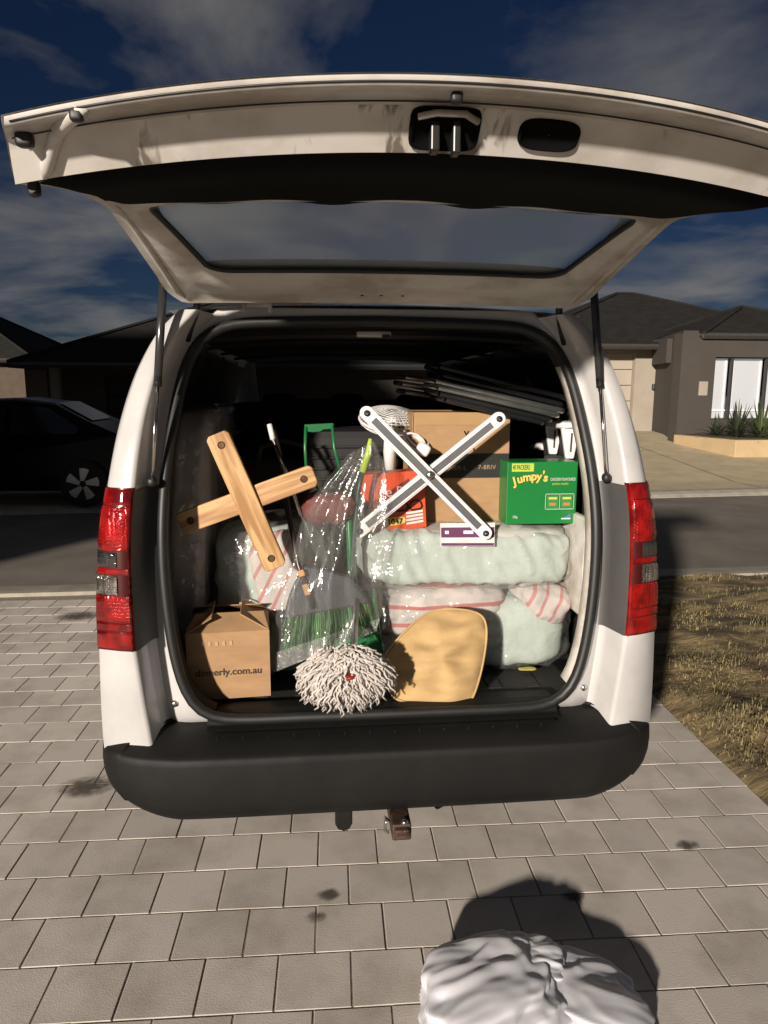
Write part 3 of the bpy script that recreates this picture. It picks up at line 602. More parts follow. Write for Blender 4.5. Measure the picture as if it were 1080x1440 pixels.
# small carton with its flaps pushed up
t, rot, C, (hx, hy, hz), hi = cardbox('small_carton', 'open brown carton printed dinnerly.com.au in the corner by the wooden cross', (-.565, .395, .730), (.29, .25, .25), R(4), card)
for (i, j, o) in ((0, 1, Vector((0, .085, .045))), (2, 3, Vector((0, -.09, .05))), (1, 2, Vector((-.10, 0, .055))), (3, 0, Vector((.09, 0, .05)))):
    g = MB(); a, b_ = hi[i], hi[j]; g.add([a, b_, b_.lerp(a, .08)+o, a.lerp(b_, .08)+o], [(0, 1, 2, 3)]); g.build('flap', card, t, solid=.004)
fp = lambda dx, dz: C+rot @ Vector((dx, -hy-.0032, dz))
text('lettering', 'dinnerly.com.au', fp(-.118, -.035), .036, inkf, t, rot=Matrix.Rotation(R(4), 4, 'Z') @ Matrix.Rotation(R(90), 4, 'X'), space=1.02, bold=.0006)
for k in range(5):
    g = MB(); g.box(fp(-.09+.025*k, .085), (.010, .001, .016)); g.build('faint_print', mat('pale_print', (.42, .27, .15), .8, var=.2), t)
# quilt standing behind the carton on the left
def stripe_mat(name, base, line, scale, axis, thr=.80, rot=(0, 0, 0), bump=.5, bsc=20):
    m = mat(name, base, .85, var=.12, vscale=5, bump=bump, bscale=bsc); tt = m.node_tree; pb = tt.nodes['Principled BSDF']; src = pb.inputs['Base Color'].links[0].from_socket
    tcn = tt.nodes.new('ShaderNodeTexCoord'); mpn = tt.nodes.new('ShaderNodeMapping'); mpn.inputs['Rotation'].default_value = rot; tt.links.new(tcn.outputs['Object'], mpn.inputs[0])
    wv = tt.nodes.new('ShaderNodeTexWave'); wv.inputs['Scale'].default_value = scale; wv.bands_direction = axis; wv.inputs['Distortion'].default_value = 1.0; wv.inputs['Detail'].default_value = 1; tt.links.new(mpn.outputs[0], wv.inputs['Vector'])
    rp = tt.nodes.new('ShaderNodeValToRGB'); rp.color_ramp.elements[0].position = thr; rp.color_ramp.elements[1].position = thr+.06; tt.links.new(wv.outputs['Fac'], rp.inputs[0])
    mi = tt.nodes.new('ShaderNodeMix'); mi.data_type = 'RGBA'; tt.links.new(rp.outputs[0], mi.inputs[0]); tt.links.new(src, mi.inputs[6]); mi.inputs[7].default_value = (*line, 1); tt.links.new(mi.outputs[2], pb.inputs['Base Color']); return m
mint = mat('mint_cotton', (.40, .46, .41), .9, var=.15, vscale=4, bump=.7, bscale=9, stretch=(1.6, 1, 1))
stripe = stripe_mat('striped_cotton', (.46, .42, .39), (.36, .11, .10), 4.2, 'Z', .86)
stripe_d = stripe_mat('striped_cotton_slant', (.46, .42, .39), (.38, .16, .15), 5.5, 'X', .84, (0, R(-28), 0))
wrap = film('clear_wrap', haze=.06, gloss=.55, bump=1.1, bscale=9, stretch=(1, 1, 1.4), rough=.09)
bagfilm = film('clear_bag', haze=.03, gloss=.36, bump=.8, bscale=9, stretch=(2.0, 2.0, .6), rough=.14)
tq = thing('rolled_quilt', 'mint quilt with pink striped border, standing on end behind the carton and cross', 'quilt', (-.42, .66, FLOOR))
weld(superbox((-.42, .66, .87), (.44, .24, .62), 4.5, 26, .028, (3, 3, 7), 3, ridge=True).build('mint_fold', mint, tq, smooth=True))
weld(superbox((-.36, .565, .985), (.25, .12, .34), 4, 22, .02, (7, 4, 4), 5, Matrix.Rotation(R(-14), 3, 'Y')).build('striped_fold', stripe_d, tq, smooth=True))
weld(superbox((-.40, .64, .89), (.46, .30, .655), 5, 22, .022, (7, 7, 5), 8, ridge=True).build('plastic_wrap', wrap, tq, smooth=True))
tw_ = thing('wrapped_mattress', 'pale mattress in cloudy plastic stood on edge against the left wall', 'mattress', (-.72, 1.0, FLOOR))
weld(superbox((-.735, 1.02, 1.10), (.15, 1.0, 1.06), 6, 26, .02, (5, 6, 5), 13, Matrix.Rotation(R(4), 3, 'Y'), ridge=True).build('mattress', mat('pale_ticking', (.40, .37, .34), .9, var=.2, vscale=5, bump=.4, bscale=12), tw_, smooth=True))
weld(superbox((-.73, 1.01, 1.10), (.18, 1.04, 1.10), 6, 26, .02, (7, 8, 6), 14, Matrix.Rotation(R(4), 3, 'Y'), ridge=True).build('plastic_wrap', wrap, tw_, smooth=True))
# dark tote filling the far left
tt_ = thing('black_tote', 'dark fabric tote standing behind the rolled quilt beside the wrapped mattress', 'tote', (-.38, 1.25, FLOOR))
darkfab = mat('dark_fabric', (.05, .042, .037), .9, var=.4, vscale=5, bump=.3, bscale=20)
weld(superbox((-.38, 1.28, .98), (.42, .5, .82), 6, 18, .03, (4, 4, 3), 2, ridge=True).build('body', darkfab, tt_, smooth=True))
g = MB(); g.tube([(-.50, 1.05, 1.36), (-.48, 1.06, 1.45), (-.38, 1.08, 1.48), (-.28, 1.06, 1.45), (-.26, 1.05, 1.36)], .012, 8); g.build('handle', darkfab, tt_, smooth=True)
t = thing('added_view_blocker', 'added stack of dark blankets blocking the bright view through the windscreen', 'blankets', (0, 2.2, FLOOR))  # added dark load, blocks the lit driveway seen through the windscreen
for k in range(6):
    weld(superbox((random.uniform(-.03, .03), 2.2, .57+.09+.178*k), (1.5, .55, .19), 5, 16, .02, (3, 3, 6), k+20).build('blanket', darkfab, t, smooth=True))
# quilt bundles on the right
def bundle(label, z0, z1, x0, x1, y0, y1, seed, striped):
    t = thing('quilt_bundle', label, 'quilt', ((x0+x1)/2, (y0+y1)/2, z0)); c = ((x0+x1)/2, (y0+y1)/2, (z0+z1)/2); s = (x1-x0, y1-y0, z1-z0)
    if striped:
        weld(superbox((c[0]+.0, c[1], z0+s[2]*.40), (s[0]*.98, s[1], s[2]*.80), 6, 44, .018, (9, 6, 5), seed, ridge=True).build('mint_fold', mint, t, smooth=True))
        weld(superbox((c[0]-.13, c[1]-.025, z0+s[2]*.70), (s[0]*.72, s[1]*.99, s[2]*.58), 4, 34, .02, (7, 4, 10), seed+1, Matrix.Rotation(R(-3), 3, 'Y')).build('striped_fold', stripe, t, smooth=True))
        weld(superbox((c[0]+.33, c[1]-.012, z0+s[2]*.74), (s[0]*.30, s[1], s[2]*.5), 3, 24, .02, (9, 6, 8), seed+6, Matrix.Rotation(R(24), 3, 'Y')).build('striped_fold', stripe_d, t, smooth=True))
    else:
        weld(superbox(c, s, 7, 60, .022, (13, 5, 6), seed, Matrix.Rotation(R(2), 3, 'Y'), ridge=True).build('mint_fold', mint, t, smooth=True))
        weld(superbox((c[0]+.02, c[1]+.01, z1-.035), (s[0]*.98, s[1]*.96, .10), 4, 24, .012, (8, 5, 8), seed+2).build('striped_fold', mat('pale_cotton', (.50, .49, .45), .9, var=.2, vscale=6, bump=.3, bscale=20), t, smooth=True))
    weld(superbox((c[0], c[1]-.004, c[2]), (s[0]+.045, s[1]+.05, s[2]+.03), 5.5, 34, .022, (8, 6, 12), seed+3, ridge=True).build('plastic_wrap', wrap, t, smooth=True)); return t
bundle('pink striped and mint quilt in clear plastic, lowest behind the tan cushion', .575, .935, -.06, .80, .50, 1.0, 4, True)
bundle('mint green quilt in clear plastic under the cartons and boxes', .93, 1.155, -.06, .795, .50, 1.0, 9, False)
g = superbox((px(745, 944, .44).x, .475, .590), (.075, .03, .008), 3, 8, .002, (20, 20, 20)); o = weld(g.build('yellow_strap', mat('yellow_tape', (.42, .40, .04), .5, var=.2), smooth=True)); tag(o, 'short yellow strap end poking out under the lowest quilt', 'strap')
# label card on the upper bundle
lc = thing('packing_label', 'white card with purple band lying against the upper quilt', 'label', px(658, 770, .485))
A_, B_, C_, D_ = px(619, 736, .49), px(696, 735, .49), px(695, 768, .468), px(620, 768, .468)
g = MB(); g.add([A_, B_, C_, D_], [(0, 1, 2, 3)]); g.build('card', mat('card_white', (.60, .58, .56), .5, var=.08), lc, solid=.002)
purple = mat('purple_print', (.105, .022, .075), .5, var=.1)
def onlab(u, v): return A_.lerp(B_, u).lerp(D_.lerp(C_, u), v)+Vector((0, -.0022, .0))
for v0, v1, m_ in ((.18, .62, purple), (.86, .98, purple)):
    g = MB(); g.add([onlab(.01, v0), onlab(.99, v0), onlab(.99, v1), onlab(.01, v1)], [(0, 1, 2, 3)]); g.build('purple_band', m_, lc)
for k, (u, w_) in enumerate(((.08, .07), (.42, .18))):
    g = MB(); g.add([onlab(u, .32)-Vector((0, .0015, 0)), onlab(u+w_, .32)-Vector((0, .0015, 0)), onlab(u+w_, .46)-Vector((0, .0015, 0)), onlab(u, .46)-Vector((0, .0015, 0))], [(0, 1, 2, 3)]); g.build('white_mark', whitep, lc)
# big carton
YB = .66
a, c = px(582, 580, YB), px(713, 742, YB); w_, h_ = c.x-a.x, a.z-c.z
t = thing('large_carton', 'tall brown carton with a wide black band behind the crossed white legs', 'box', ((a.x+c.x)/2, YB+.17, 1.17))
zb, zt = 1.165, a.z
g = MB(); g.box(((a.x+c.x)/2, YB+.17, (zb+zt)/2), (w_, .34, zt-zb)); g.build('carton_wall', card, t, bevel=.004)
g = MB(); g.box((a.x-.005, YB+.15, zt-.06), (.004, .3, .10)); g.build('side_flap', card, t)
g = MB(); g.box(((a.x+c.x)/2, YB+.17, zt+.004), (w_*.98, .06, .003)); g.box(((a.x+c.x)/2, YB-.0015, zt-.025), (w_*.985, .001, .05)); g.build('packing_tape', mat('packing_tape', (.36, .23, .11), .2, var=.1, spec=.7), t)
zc0, zc1 = px(640, 638, YB).z, px(640, 672, YB).z
g = MB(); g.box(((a.x+c.x)/2, YB-.002, (zc0+zc1)/2), (w_*.985, .002, zc0-zc1)); bnd = g.build('black_band', ink, t)
ltx = mat('kraft_print', (.33, .22, .11), .8, var=.15)
text('lettering', 'RNER L', px(626, 661, YB-.004), .026, ltx, bnd, space=1.05); text('lettering', '7-8RIV', px(672, 660, YB-.004), .026, ltx, bnd, space=1.05)
# arrow print on carton
g = MB()
for p0, p1 in (((653, 606), (659, 618)), ((659, 606), (651, 622)), ((665, 625), (667, 634))): g.tube([px(*p0, YB-.001), px(*p1, YB-.001)], .003, 4)
g.build('arrow_print', ink, t)
# green box
YG = .545
a, c = px(714, 650, YG), px(809, 736, YG); w_, h_ = c.x-a.x, a.z-c.z; gx, gz = (a.x+c.x)/2, (a.z+c.z)/2
green = mat('green_card', (.010, .165, .035), .35, var=.12, vscale=5, spec=.4)
t = thing('snack_box', "glossy green box with yellow lettering standing on the mint quilt", 'box', (gx, YG+.07, c.z))
g = MB(); g.box((gx, YG+.07, gz), (w_, .14, h_)); g.build('carton_wall', green, t, bevel=.003)
yel = mat('yellow_print', (.62, .47, .10), .5, var=.1); yel2 = mat('lime_print', (.42, .50, .07), .5, var=.1); wpr = mat('white_print', (.6, .6, .55), .5, var=.1); dgr = mat('dark_green_print', (.006, .05, .012), .5, var=.1)
F_ = lambda u, v, d=.003: Vector((a.x+w_*u, YG-d, a.z-h_*v))
def patch(u0, v0, u1, v1, m_, name, parent, d=.003):
    g = MB(); g.add([F_(u0, v0, d), F_(u1, v0, d), F_(u1, v1, d), F_(u0, v1, d)], [(0, 1, 2, 3)]); return g.build(name, m_, parent)
pt = patch(.06, .02, .37, .15, yel2, 'pack_badge', t, .002); text('lettering', '40 PACKERS', F_(.07, .12, .003), .028, dgr, pt, sx=.46)
sp_ = 0
for k, (ch, u, v, r_) in enumerate((('J', .095, .365, 20), ('u', .145, .335, 14), ('m', .22, .305, 8), ('p', .335, .285, 2), ('y', .41, .285, -4), ("'", .485, .27, -8), ('s', .505, .30, -12))):
    text('letter', ch, F_(u, v, .0028), .046, dgr, t, rot=Matrix.Rotation(R(90), 4, 'X') @ Matrix.Rotation(R(r_*.8), 4, 'Z'), bold=.0034)
    text('letter', ch, F_(u, v, .0042), .046, yel, t, rot=Matrix.Rotation(R(90), 4, 'X') @ Matrix.Rotation(R(r_*.8), 4, 'Z'), bold=.0018)
text('lettering', 'CHICKEN FLAVOURED', F_(.61, .30), .017, wpr, t, sx=.60); text('lettering', 'potato snacks', F_(.64, .365), .014, yel2, t, sx=.85)
fr_ = MB()
for u0, v0, u1, v1 in ((.55, .51, .96, .518), (.55, .755, .96, .763), (.55, .51, .556, .763), (.752, .51, .758, .763), (.954, .51, .96, .763)): fr_.add([F_(u0, v0), F_(u1, v0), F_(u1, v1), F_(u0, v1)], [(0, 1, 2, 3)])
fr_.build('panel_frame', wpr, t)
orange_p = mat('orange_print', (.50, .16, .05), .5, var=.1)
for u in (.575, .775):
    pk = patch(u, .535, u+.16, .74, mat('pack_green', (.03, .22, .05), .4, var=.1), 'printed_pack', t); patch(u+.02, .565, u+.14, .60, yel, 'pack_title', pk, .0045); patch(u+.03, .655, u+.125, .70, orange_p, 'pack_patch', pk, .0045)
g = MB(); g.add([F_(.78, .93), F_(.92, .93), F_(.92, .83)], [(0, 1, 2)]); lg = g.build('maker_mark', mat('blue_print', (.08, .14, .32), .5, var=.1), t); patch(.785, .905, .92, .925, wpr, 'mark_line', lg, .0045)
text('lettering', '20g', F_(.09, .895), .014, wpr, t)
# orange box
YR = .56
P4 = [px(508, 668, YR), px(596, 661, YR), px(600, 741, YR), px(512, 752, YR)]
orange = mat('orange_card', (.56, .075, .025), .4, var=.2, vscale=5)
t = thing('orange_box', 'bright orange box numbered 1047 behind the crossed white legs', 'box', (P4[0]+P4[2])/2-Vector((0, -.03, .09)))
g = MB(); g.prism([P4[3], P4[2], P4[1], P4[0]], (0, .09, 0)); g.build('carton_wall', orange, t, bevel=.002)
O_ = lambda u, v, d=.003: P4[0].lerp(P4[1], u).lerp(P4[3].lerp(P4[2], u), v)+Vector((0, -d, 0))
tilt = Matrix.Rotation(R(90), 4, 'X') @ Matrix.Rotation(R(4), 4, 'Z')
text('lettering', 'e Bik', O_(.37, .40), .056, mat('pale_print2', (.55, .36, .30), .6, var=.1), t, rot=tilt)
g = MB(); ring_ = []
for k in range(24):
    an = 2*math.pi*k/24; ring_.append(O_(.50+.17*math.copysign(abs(math.cos(an))**.6, math.cos(an)), .83+.07*math.copysign(abs(math.sin(an))**.8, math.sin(an)), .002))
g.add(ring_, [tuple(range(24))]); bd = g.build('number_badge', yel, t); text('lettering', '1047', O_(.375, .875, .004), .031, ink, bd, rot=tilt, bold=.0008)
for v in (.70, .76, .82, .88):
    g = MB(); g.add([O_(.68, v), O_(.95, v-.015), O_(.95, v+.02), O_(.68, v+.035)], [(0, 1, 2, 3)]); g.build('barcode_line', wpr, t)
redd = mat('dark_red_print', (.16, .022, .018), .5, var=.2)
g = MB(); g.add([O_(.0, .95, .0015), O_(.0, .55, .0015), O_(.45, .30, .0015), O_(.75, .12, .0015), O_(.80, .40, .0015), O_(.40, .70, .0015)], [(0, 1, 2, 3, 4, 5)]); g.build('dark_facet', redd, t)
for u in (.52, .74):
    g = MB(); g.tube([O_(u, .63, .004), O_(u+.02, .54, .004), O_(u+.10, .50, .004), O_(u+.18, .54, .004), O_(u+.20, .62, .004), O_(u+.17, .66, .004), O_(u+.03, .67, .004), O_(u, .63, .004)], .0035, 5); g.build('printed_bag', ink, t)
# crossed white metal legs
def bar(p0, p1, w, d, n=10):
    ax = (p1-p0).normalized(); nrm = Vector((0, -1, 0)); nrm = (nrm-ax*nrm.dot(ax)).normalized(); sd_ = ax.cross(nrm)
    out_ = []
    for k in range(n+1): an = math.pi/2+math.pi*k/n; out_.append(p0+ax*math.cos(an)*w/2+sd_*math.sin(an)*w/2)
    for k in range(n+1): an = -math.pi/2+math.pi*k/n; out_.append(p1+ax*math.cos(an)*w/2+sd_*math.sin(an)*w/2)
    return out_, ax, sd_, nrm
t = thing('folding_leg_frame', 'crossed white metal folding legs standing in front of the boxes', 'folding legs', px(595, 752, .47))
grey = mat('grey_groove', (.13, .13, .135), .5, .3, var=.2)
wmetal = mat('white_metal', (.72, .71, .70), .3, var=.06, vscale=10)
for (q0, q1, yy) in (((506, 747), (702, 589), .475), ((516, 581), (683, 750), .445)):
    p0, p1 = px(*q0, yy), px(*q1, yy); out_, ax, sd_, nrm = bar(p0, p1, .052, .02)
    g = MB(); g.prism(out_, nrm*-.022); br = g.build('leg_bar', wmetal, t, bevel=.003)
    i0, i1 = p0+ax*.035+nrm*.0015, p1-ax*.035+nrm*.0015
    g = MB(); g.add([i0+sd_*.013, i1+sd_*.013, i1-sd_*.013, i0-sd_*.013], [(0, 1, 2, 3)]); g.build('groove', grey, br)
    for sgn in (-1, 1):
        g = MB(); g.prism([i0+sd_*sgn*.013, i1+sd_*sgn*.013, i1+sd_*sgn*.018, i0+sd_*sgn*.018], nrm*.004); g.build('groove_edge', wmetal, br)
    for e in (p0, p1):
        g = MB(); g.lathe([(.012, 0), (.012, .004), (.006, .006), (0, .004)], e+nrm*.001, nrm, 14); g.build('bolt', ink, br, smooth=True); g = MB(); g.lathe([(.005, .003), (.005, .0085), (0, .009)], e, nrm, 10); g.build('bolt_head', chrome, br, smooth=True)
cpt = px(605, 668, .44)
g = MB(); g.lathe([(.016, 0), (.016, .006), (.008, .010), (0, .010)], cpt+Vector((0, .0, 0)), (0, -1, 0), 14); g.build('pivot', steel, t, smooth=True)
# wooden cross of two lapped pine boards
def woodm(name, rz):
    m = bpy.data.materials.new(name); m.use_nodes = True; tt = m.node_tree; p = tt.nodes['Principled BSDF']; p.inputs['Roughness'].default_value = .5
    tcn = tt.nodes.new('ShaderNodeTexCoord'); mpn = tt.nodes.new('ShaderNodeMapping'); mpn.inputs['Rotation'].default_value = (0, rz, 0)
    m2 = tt.nodes.new('ShaderNodeMapping'); m2.inputs['Scale'].default_value = (1.2, 14, 14); tt.links.new(tcn.outputs['Object'], mpn.inputs[0]); tt.links.new(mpn.outputs[0], m2.inputs[0])
    n = tt.nodes.new('ShaderNodeTexNoise'); n.inputs['Scale'].default_value = 3; n.inputs['Detail'].default_value = 6; n.inputs['Distortion'].default_value = .8; tt.links.new(m2.outputs[0], n.inputs['Vector'])
    rp = tt.nodes.new('ShaderNodeValToRGB'); rp.color_ramp.elements[0].position = .38; rp.color_ramp.elements[1].position = .62; rp.color_ramp.elements[0].color = (.30, .155, .055, 1); rp.color_ramp.elements[1].color = (.52, .32, .145, 1)
    tt.links.new(n.outputs['Fac'], rp.inputs[0]); tt.links.new(rp.outputs[0], p.inputs['Base Color']); bp = tt.nodes.new('ShaderNodeBump'); bp.inputs['Strength'].default_value = .15; bp.inputs['Distance'].default_value = .004; tt.links.new(n.outputs['Fac'], bp.inputs['Height']); tt.links.new(bp.outputs[0], p.inputs['Normal']); return m
t = thing('wooden_cross_leg', 'pale pine boards joined in a cross, leaning at a tilt over the carton', 'wooden legs', px(350, 790, .33))
def board(q0, q1, y0, y1, w, th, name):
    p0, p1 = px(*q0, y0), px(*q1, y1); ax = (p1-p0).normalized(); nrm = Vector((0, -1, .05)); nrm = (nrm-ax*nrm.dot(ax)).normalized(); sd_ = ax.cross(nrm); hw_ = w/2; ch = .012
    poly = [p0+sd_*(hw_-ch), p0+ax*ch+sd_*hw_, p1-ax*ch+sd_*hw_, p1+sd_*(hw_-ch), p1-sd_*(hw_-ch), p1-ax*ch-sd_*hw_, p0+ax*ch-sd_*hw_, p0-sd_*(hw_-ch)]
    g = MB(); g.prism(poly, nrm*-th); o = g.build(name, woodm('pine', math.atan2(ax.z, ax.x)), t, bevel=.004)
    for e in (p0+ax*.042, p1-ax*.042):
        g = MB(); g.lathe([(.0125, .0), (.0135, .0012), (.010, .0014), (.009, -.004), (0, -.004)], e, nrm, 16); g.build('peg_hole', mat('peg_hole', (.06, .025, .012), .7, var=.4), o, smooth=True)
    return o
board((252, 738), (443, 668), .318, .318, .080, .030, 'cross_board')
board((304, 610), (388, 800), .298, .305, .082, .034, 'cross_board')
# broom head in clear bag
t = thing('broom', 'grey fan broom with green bristles wrapped in clear plastic above the mop', 'broom', px(470, 900, .36))
dg = mat('slate_plastic', (.045, .048, .055), .5, var=.2, vscale=8)
YBR = .36
poly = [px(425, 796, YBR), px(448, 800, YBR), px(487, 812, YBR), px(512, 834, YBR), px(520, 850, YBR), px(398, 872, YBR), px(406, 840, YBR)]
g = MB(); g.prism(poly, (0, .05, 0)); hd = g.build('broom_head', dg, t, bevel=.01)
gb = [mat('green_bristle', (.03, .16, .035), .5, var=.3, vscale=20), mat('pale_bristle', (.10, .30, .07), .5, var=.3, vscale=20), mat('dark_bristle', (.012, .03, .015), .5, var=.3)]
rb = random.Random(5); gs = [MB(), MB(), MB()]
for k in range(1100):
    u = rb.random(); x0 = 402+116*u; y0 = 872-24*u-4; dpt = rb.uniform(.005, .06); L = rb.uniform(.10, .15)
    p0 = px(x0, y0, YBR+dpt); d = Vector(((u-.45)*.55+rb.uniform(-.06, .06), rb.uniform(-.12, .06), -1)).normalized()
    gs[rb.choice((0, 0, 1, 2, 2))].tube([p0, p0+d*L*.5, p0+d*L+Vector((rb.uniform(-.012, .012), 0, 0))], .0015, 4)
for i in range(3): tag(gs[i].build('bristles', gb[i], t, fix=False), kind='stuff')
hp0, hp1 = px(441, 855, YBR-.01), px(384, 598, .80)
d = (hp1-hp0)
g = MB(); g.tube([hp0, px(420, 795, YBR-.005), px(405, 720, .50), px(397, 655, .66), hp1], .011, 10); hb = g.build('handle', mat('handle_dark', (.03, .02, .016), .35, var=.2), t, smooth=True)
for q in ((424, 806), (431, 829)):
    p_ = px(*q, YBR-.022); g = MB(); g.box(p_, (.022, .012, .042 if q[0] > 428 else .024), Matrix.Rotation(R(-16), 3, 'Y')); g.build('wood_insert', mat('insert_wood', (.48, .25, .10), .5, var=.2), hb, bevel=.003)
# chrome stick with white tip
t = thing('metal_pole', 'thin chrome pole with a white tip poking up behind the wooden cross', 'pole', px(402, 660, .62))
g = MB(); g.tube([px(440, 770, .55), px(402, 665, .62), px(384, 618, .66)], .008, 10); g.build('tube', chrome, t, smooth=True)
g = MB(); g.tube([px(384, 618, .66), px(379, 597, .68)], .011, 10); g.build('tip', whitep, t, smooth=True)
# green dustpan with tall loop handle
t = thing('green_dustpan', 'green plastic dustpan with upright loop handle behind the plastic bag', 'dustpan', px(500, 900, .50))
gpl = mat('green_plastic', (.008, .13, .04), .35, var=.15)
for q3 in (((431, 664, .52), (429, 630, .54), (430, 600, .55)), ((478, 660, .52), (470, 630, .54), (467, 598, .55))):
    g = MB(); g.tube([px(*q) for q in q3], .006, 8); g.build('loop_side', gpl, t, smooth=True)
g = MB(); g.prism([px(428, 597, .55), px(469, 595, .55), px(469, 603, .55), px(455, 604, .55), px(450, 607, .55), px(440, 608, .55), px(430, 607, .55)], (0, .012, 0)); g.build('grip', gpl, t, bevel=.002)
g = MB(); g.tube([px(431, 662, .52), px(455, 700, .50), px(478, 660, .52)], .006, 8); g.tube([px(455, 700, .50), px(490, 720, .47), px(494, 790, .46), px(505, 880, .44)], .016, 10); g.build('stem', gpl, t, smooth=True)
g = MB(); g.prism([px(470, 860, .40), px(530, 840, .40), px(540, 930, .36), px(470, 945, .36)], (0, .08, .02)); g.build('pan', gpl, t, bevel=.01)
# red pouch
o = weld(superbox(px(462, 712, .46), (.20, .12, .12), 2.6, 22, .014, (14, 14, 14), 3).build('red_pouch', mat('dusky_red_fabric', (.15, .035, .028), .8, var=.4, vscale=9, bump=.3, bscale=40), smooth=True)); tag(o, 'dusky red fabric pouch inside the clear plastic bag', 'pouch')
# lime handle
t = thing('lime_brush', 'slim brush with lime green handle tip sticking out of the plastic bag', 'brush', px(505, 740, .46))
g = MB(); g.tube([px(521, 617, .455), px(517, 640, .455), px(510, 664, .455)], [.007, .013, .012], 10); g.build('tip', mat('lime_plastic', (.38, .55, .05), .35, var=.1), t, smooth=True)
g = MB(); g.tube([px(510, 662, .457), px(504, 690, .46), px(497, 760, .45), px(492, 830, .44)], .009, 10); g.build('shaft', mat('dark_green_plastic', (.02, .05, .035), .4, var=.2), t, smooth=True)
# clear plastic bag over broom and pouch
def bagpt(u, v, back=0):
    L = [(488, 640), (446, 690), (415, 760), (396, 830), (383, 890), (371, 952)]; Rr = [(524, 622), (541, 668), (545, 740), (540, 800), (536, 850), (531, 888)]
    tt = [0, .2, .4, .6, .8, 1]; l = Vector((smooth_interp(tt, [p[0] for p in L], v), smooth_interp(tt, [p[1] for p in L], v))); r_ = Vector((smooth_interp(tt, [p[0] for p in Rr], v), smooth_interp(tt, [p[1] for p in Rr], v)))
    q = l.lerp(r_, u); yy = .405-.10*math.sin(math.pi*u)-.035*v+back
    yy += .012*math.sin(u*26+5*v+2*math.sin(v*4))+.018*noise.noise(Vector((u*5, v*4, back*30+2)))
    return px(q.x+2*math.sin(v*17), q.y, yy)
t = thing('clear_plastic_bag', 'crumpled clear plastic bag wrapped round the broom and pouch', 'plastic bag', px(450, 950, .32))
g = MB(); g.grid(lambda u, v: bagpt(u, v), 46, 70); g.build('front_film', bagfilm, t, smooth=True, fix=False)
g = MB(); g.grid(lambda u, v: bagpt(u, v, -.012)+Vector((.004, 0, .004)), 46, 70); g.build('outer_film', bagfilm, t, smooth=True, fix=False)
g = MB(); g.grid(lambda u, v: bagpt(u, .90+.1*v, -.018), 60, 10); g.build('hem', film('bag_hem', haze=.15, gloss=.4, rough=.12, bump=1.2, bscale=30, stretch=(2, 1, 1)), t, smooth=True, fix=False)
# second loose film sheet on the right side over the quilts
def bag2(u, v):
    L = [(532, 640), (520, 700), (508, 770), (512, 830), (530, 890)]; Rr = [(545, 650), (542, 700), (546, 770), (551, 820), (548, 880)]; tt = [0, .25, .5, .75, 1]
    l = Vector((smooth_interp(tt, [p[0] for p in L], v), smooth_interp(tt, [p[1] for p in L], v))); r_ = Vector((smooth_interp(tt, [p[0] for p in Rr], v), smooth_interp(tt, [p[1] for p in Rr], v))); q = l.lerp(r_, u)
    return px(q.x, q.y, .43-.02*math.sin(math.pi*u)+.012*math.sin(v*21+u*4))
g = MB(); g.grid(bag2, 14, 50); g.build('side_film', bagfilm, t, smooth=True, fix=False)
# string mop
t = thing('string_mop', 'white cotton string mop head with red socket drooping over the sill', 'mop', px(485, 1010, .12))
cotton = mat('mop_cotton', (.56, .51, .47), .9, var=.25, vscale=30, bump=.4, bscale=250, objrand=.1)
rm = random.Random(21); g = MB(); cx_, cz_ = px(487, 950, .06).x, px(487, 950, .06).z
for k in range(1000):
    an = rm.uniform(0, 2*math.pi); lay = rm.random(); r0 = .11*math.sqrt(rm.uniform(.02, 1)); L = rm.uniform(.05, .11)
    x = cx_+r0*1.12*math.cos(an); z = cz_+.03+r0*.72*math.sin(an); d = Vector((math.cos(an)*.65+rm.uniform(-.5, .5), math.sin(an)*.35-.5+rm.uniform(-.35, .35))); pts = []; ph = rm.uniform(0, 6); y = .035+.035*(r0/.11)**2+.045*lay-.03
    for i in range(7):
        wob = .006*math.sin(ph+i*1.9); pts.append((x+wob, y+.004*math.cos(ph+i)-.012*math.sin(math.pi*i/6)*(1-lay), max(z, .60 if y > .09 else .565)))
        d = d+Vector((rm.uniform(-.15, .15), -.22)); d.normalize(); x += d.x*L/6; z += d.y*L/6; y += .004
    g.tube(pts, [.0034, .0038, .0038, .0037, .0036, .0034, .0024], 5)
tag(g.build('strings', cotton, t, smooth=True, fix=False), kind='stuff')
g = superbox((cx_+.012, .012, cz_+.014), (.036, .03, .016), 3, 8, .004, (40, 40, 40), 2, Matrix.Rotation(R(-20), 3, 'Y')); g.build('socket', mat('red_plastic', (.22, .02, .012), .35, var=.2), t, smooth=True)
g = MB(); g.tube([(cx_+.012, .03, cz_+.012), (cx_+.03, .14, cz_+.04), (cx_+.06, .42, cz_+.20)], .011, 10); g.build('handle', steel, t, smooth=True)
